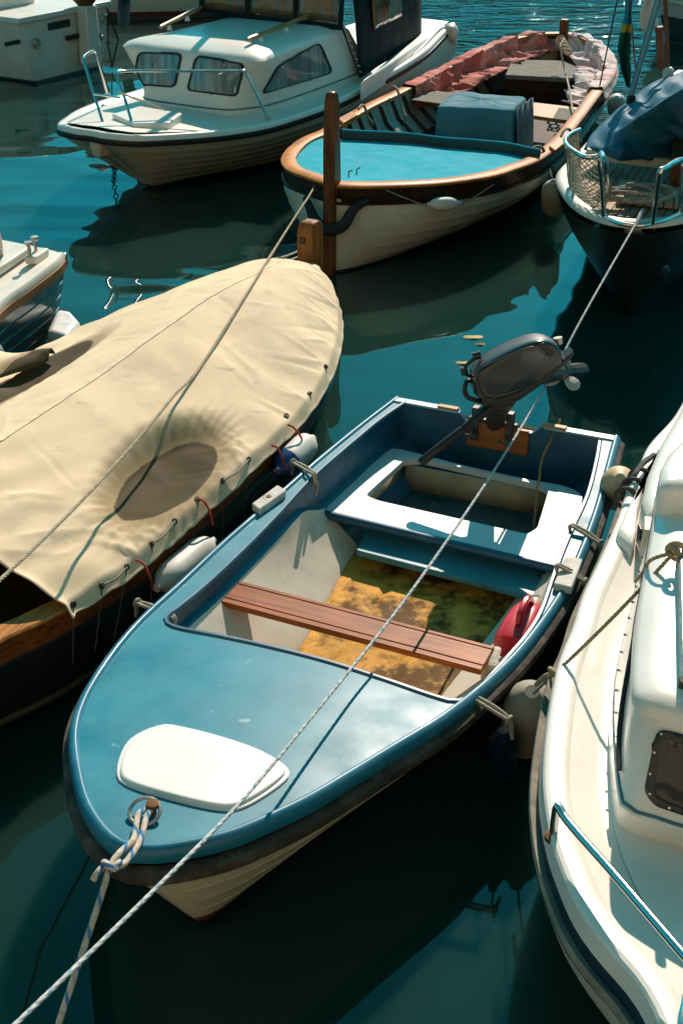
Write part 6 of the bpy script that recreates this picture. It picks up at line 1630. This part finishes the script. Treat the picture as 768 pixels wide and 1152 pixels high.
# chain and eye hanging from the cruiser bow
mb = MB(); p0_, p1_ = W(131, 168, .45), W(128, 206, .0)
for k in range(14):
    c = p0_.lerp(p1_, k / 13); mb.torus(c, .022, .006, (1, 0, 0) if k % 2 else (0, 1, 0), 12, 6)
mb.torus(p0_.lerp(p1_, .45), .045, .010, (.3, 1, 0), 16, 6)
single('chain', mb, M_mblk, 'dark mooring chain hanging from the bow of the cabin cruiser into the water', 'chain')
mb = MB(); mb.tube([W(121, 8, .85).lerp(W(121, 12, .8), .5), W(133, 45, .35), W(126, 76, .04)], .014, 6); mb.tube([W(121, 16, .7), W(122, 50, .3), W(126, 76, .04)], .010, 6); single('mooring_line', mb, M_mblk, 'dark line from the motorboat transom down into the water', 'line')
mb = MB(); mb.tube(sag(W(300, 292, .70), W(352, 272, .62), .03), .007, 6); mb.tube(sag(W(360, 276, .60), W(300, 300, .72), .02), .006, 6); single('thin_line', mb, M_wcord, 'thin pale line tied at the stem head of the covered boat', 'line')
# ================================================================== loose things in the dinghy
M_redp = mat('red_plastic', (.62, .016, .035), .35, var=.1, vs=6, coat=.2, dirt=(.6, .2, .2), dirt_amt=.35)
ja, jb = W(576, 730, .36), W(600, 682, .40); jd = (jb - ja).normalized()
jug = thing('bailer', 'red plastic bailer cut from a jug, wedged against the right side of the dinghy cockpit', 'bailer', ja)
mb = MB(); rg = []; sx_ = jd.cross(Vector((0, 0, 1))).normalized(); sy_ = sx_.cross(jd)
for t, r_, k in ((0, .085, .8), (.03, .09, .85), (.12, .088, .9), (.2, .08, 1), (.25, .066, 1), (.285, .038, 1), (.30, .028, 1)):
    rg.append([ja + jd * t + sx_ * r_ * math.copysign(abs(math.cos(a)) ** .7, math.cos(a)) + sy_ * r_ * k * math.copysign(abs(math.sin(a)) ** .7, math.sin(a)) for a in [2 * math.pi * i / 24 for i in range(24)]])
mb.loft(rg); mb.build('body', M_redp, jug, sharp=60)
mb = MB(); mb.lathe([(.295, .030), (.335, .030), (.345, .024)], ja, jd, 14); mb.build('neck', mat('pale_pink_plastic', (.62, .42, .34), .5), jug)
mb = MB(); mb.tube(bent([ja + jd * .08 + sy_ * .085, ja + jd * .10 + sy_ * .12, ja + jd * .2 + sy_ * .125, ja + jd * .26 + sy_ * .065], 24), .016, 8); mb.build('handle', M_redp, jug)
M_foam = mat('old_foam', (.52, .47, .38), .95, var=.3, vs=20, bump=.012, bs=18, dirt=(.2, .17, .12), dirt_amt=.6, ds=7)
q = [W(x, y, .40) for x, y in [(541,748),(551,725),(562,727),(560,752)]]; cc = sum(q, Vector()) / 4
mb = MB(); rg = []
for z, k in ((.24, .9), (.30, 1.05), (.36, 1.0), (.40, .9), (.41, .5)):
    rg.append([cc.lerp(p, k) + Vector((.02 * mn.noise(p * 9 + Vector((z * 20, 0, 0))), .02 * mn.noise(p * 9 + Vector((0, z * 20, 5))), z - .40)) for p in round_poly(q, .03)])
mb.loft(rg); single('foam_block', mb, M_foam, 'crumbling pale foam block at the right end of the brown plank seat', 'foam block', sharp=30)
# leaves adrift
M_leaf = mat('yellow_leaf', (.42, .30, .06), .6, var=.3)
for i, (x, y) in enumerate(((532, 379), (540, 387), (521, 408))):
    c = W(x, y, .006); mb = MB(); s_ = (.06, .03, .045)[i]; mb.add([c + Vector((math.cos(a) * s_ * (1 + .3 * math.cos(2 * a)), math.sin(a) * s_ * .6, .004 * math.sin(3 * a))) for a in [k * math.pi / 6 for k in range(12)]] + [c + Vector((0, 0, .008))], [(k, (k + 1) % 12, 12) for k in range(12)])
    single('leaf', mb, M_leaf, ('largest yellow leaf floating in the open water above the outboard motor', 'tiny yellow leaf floating just below the largest leaf', 'yellowish leaf floating left of the outboard motor')[i], 'leaf', fix=True)
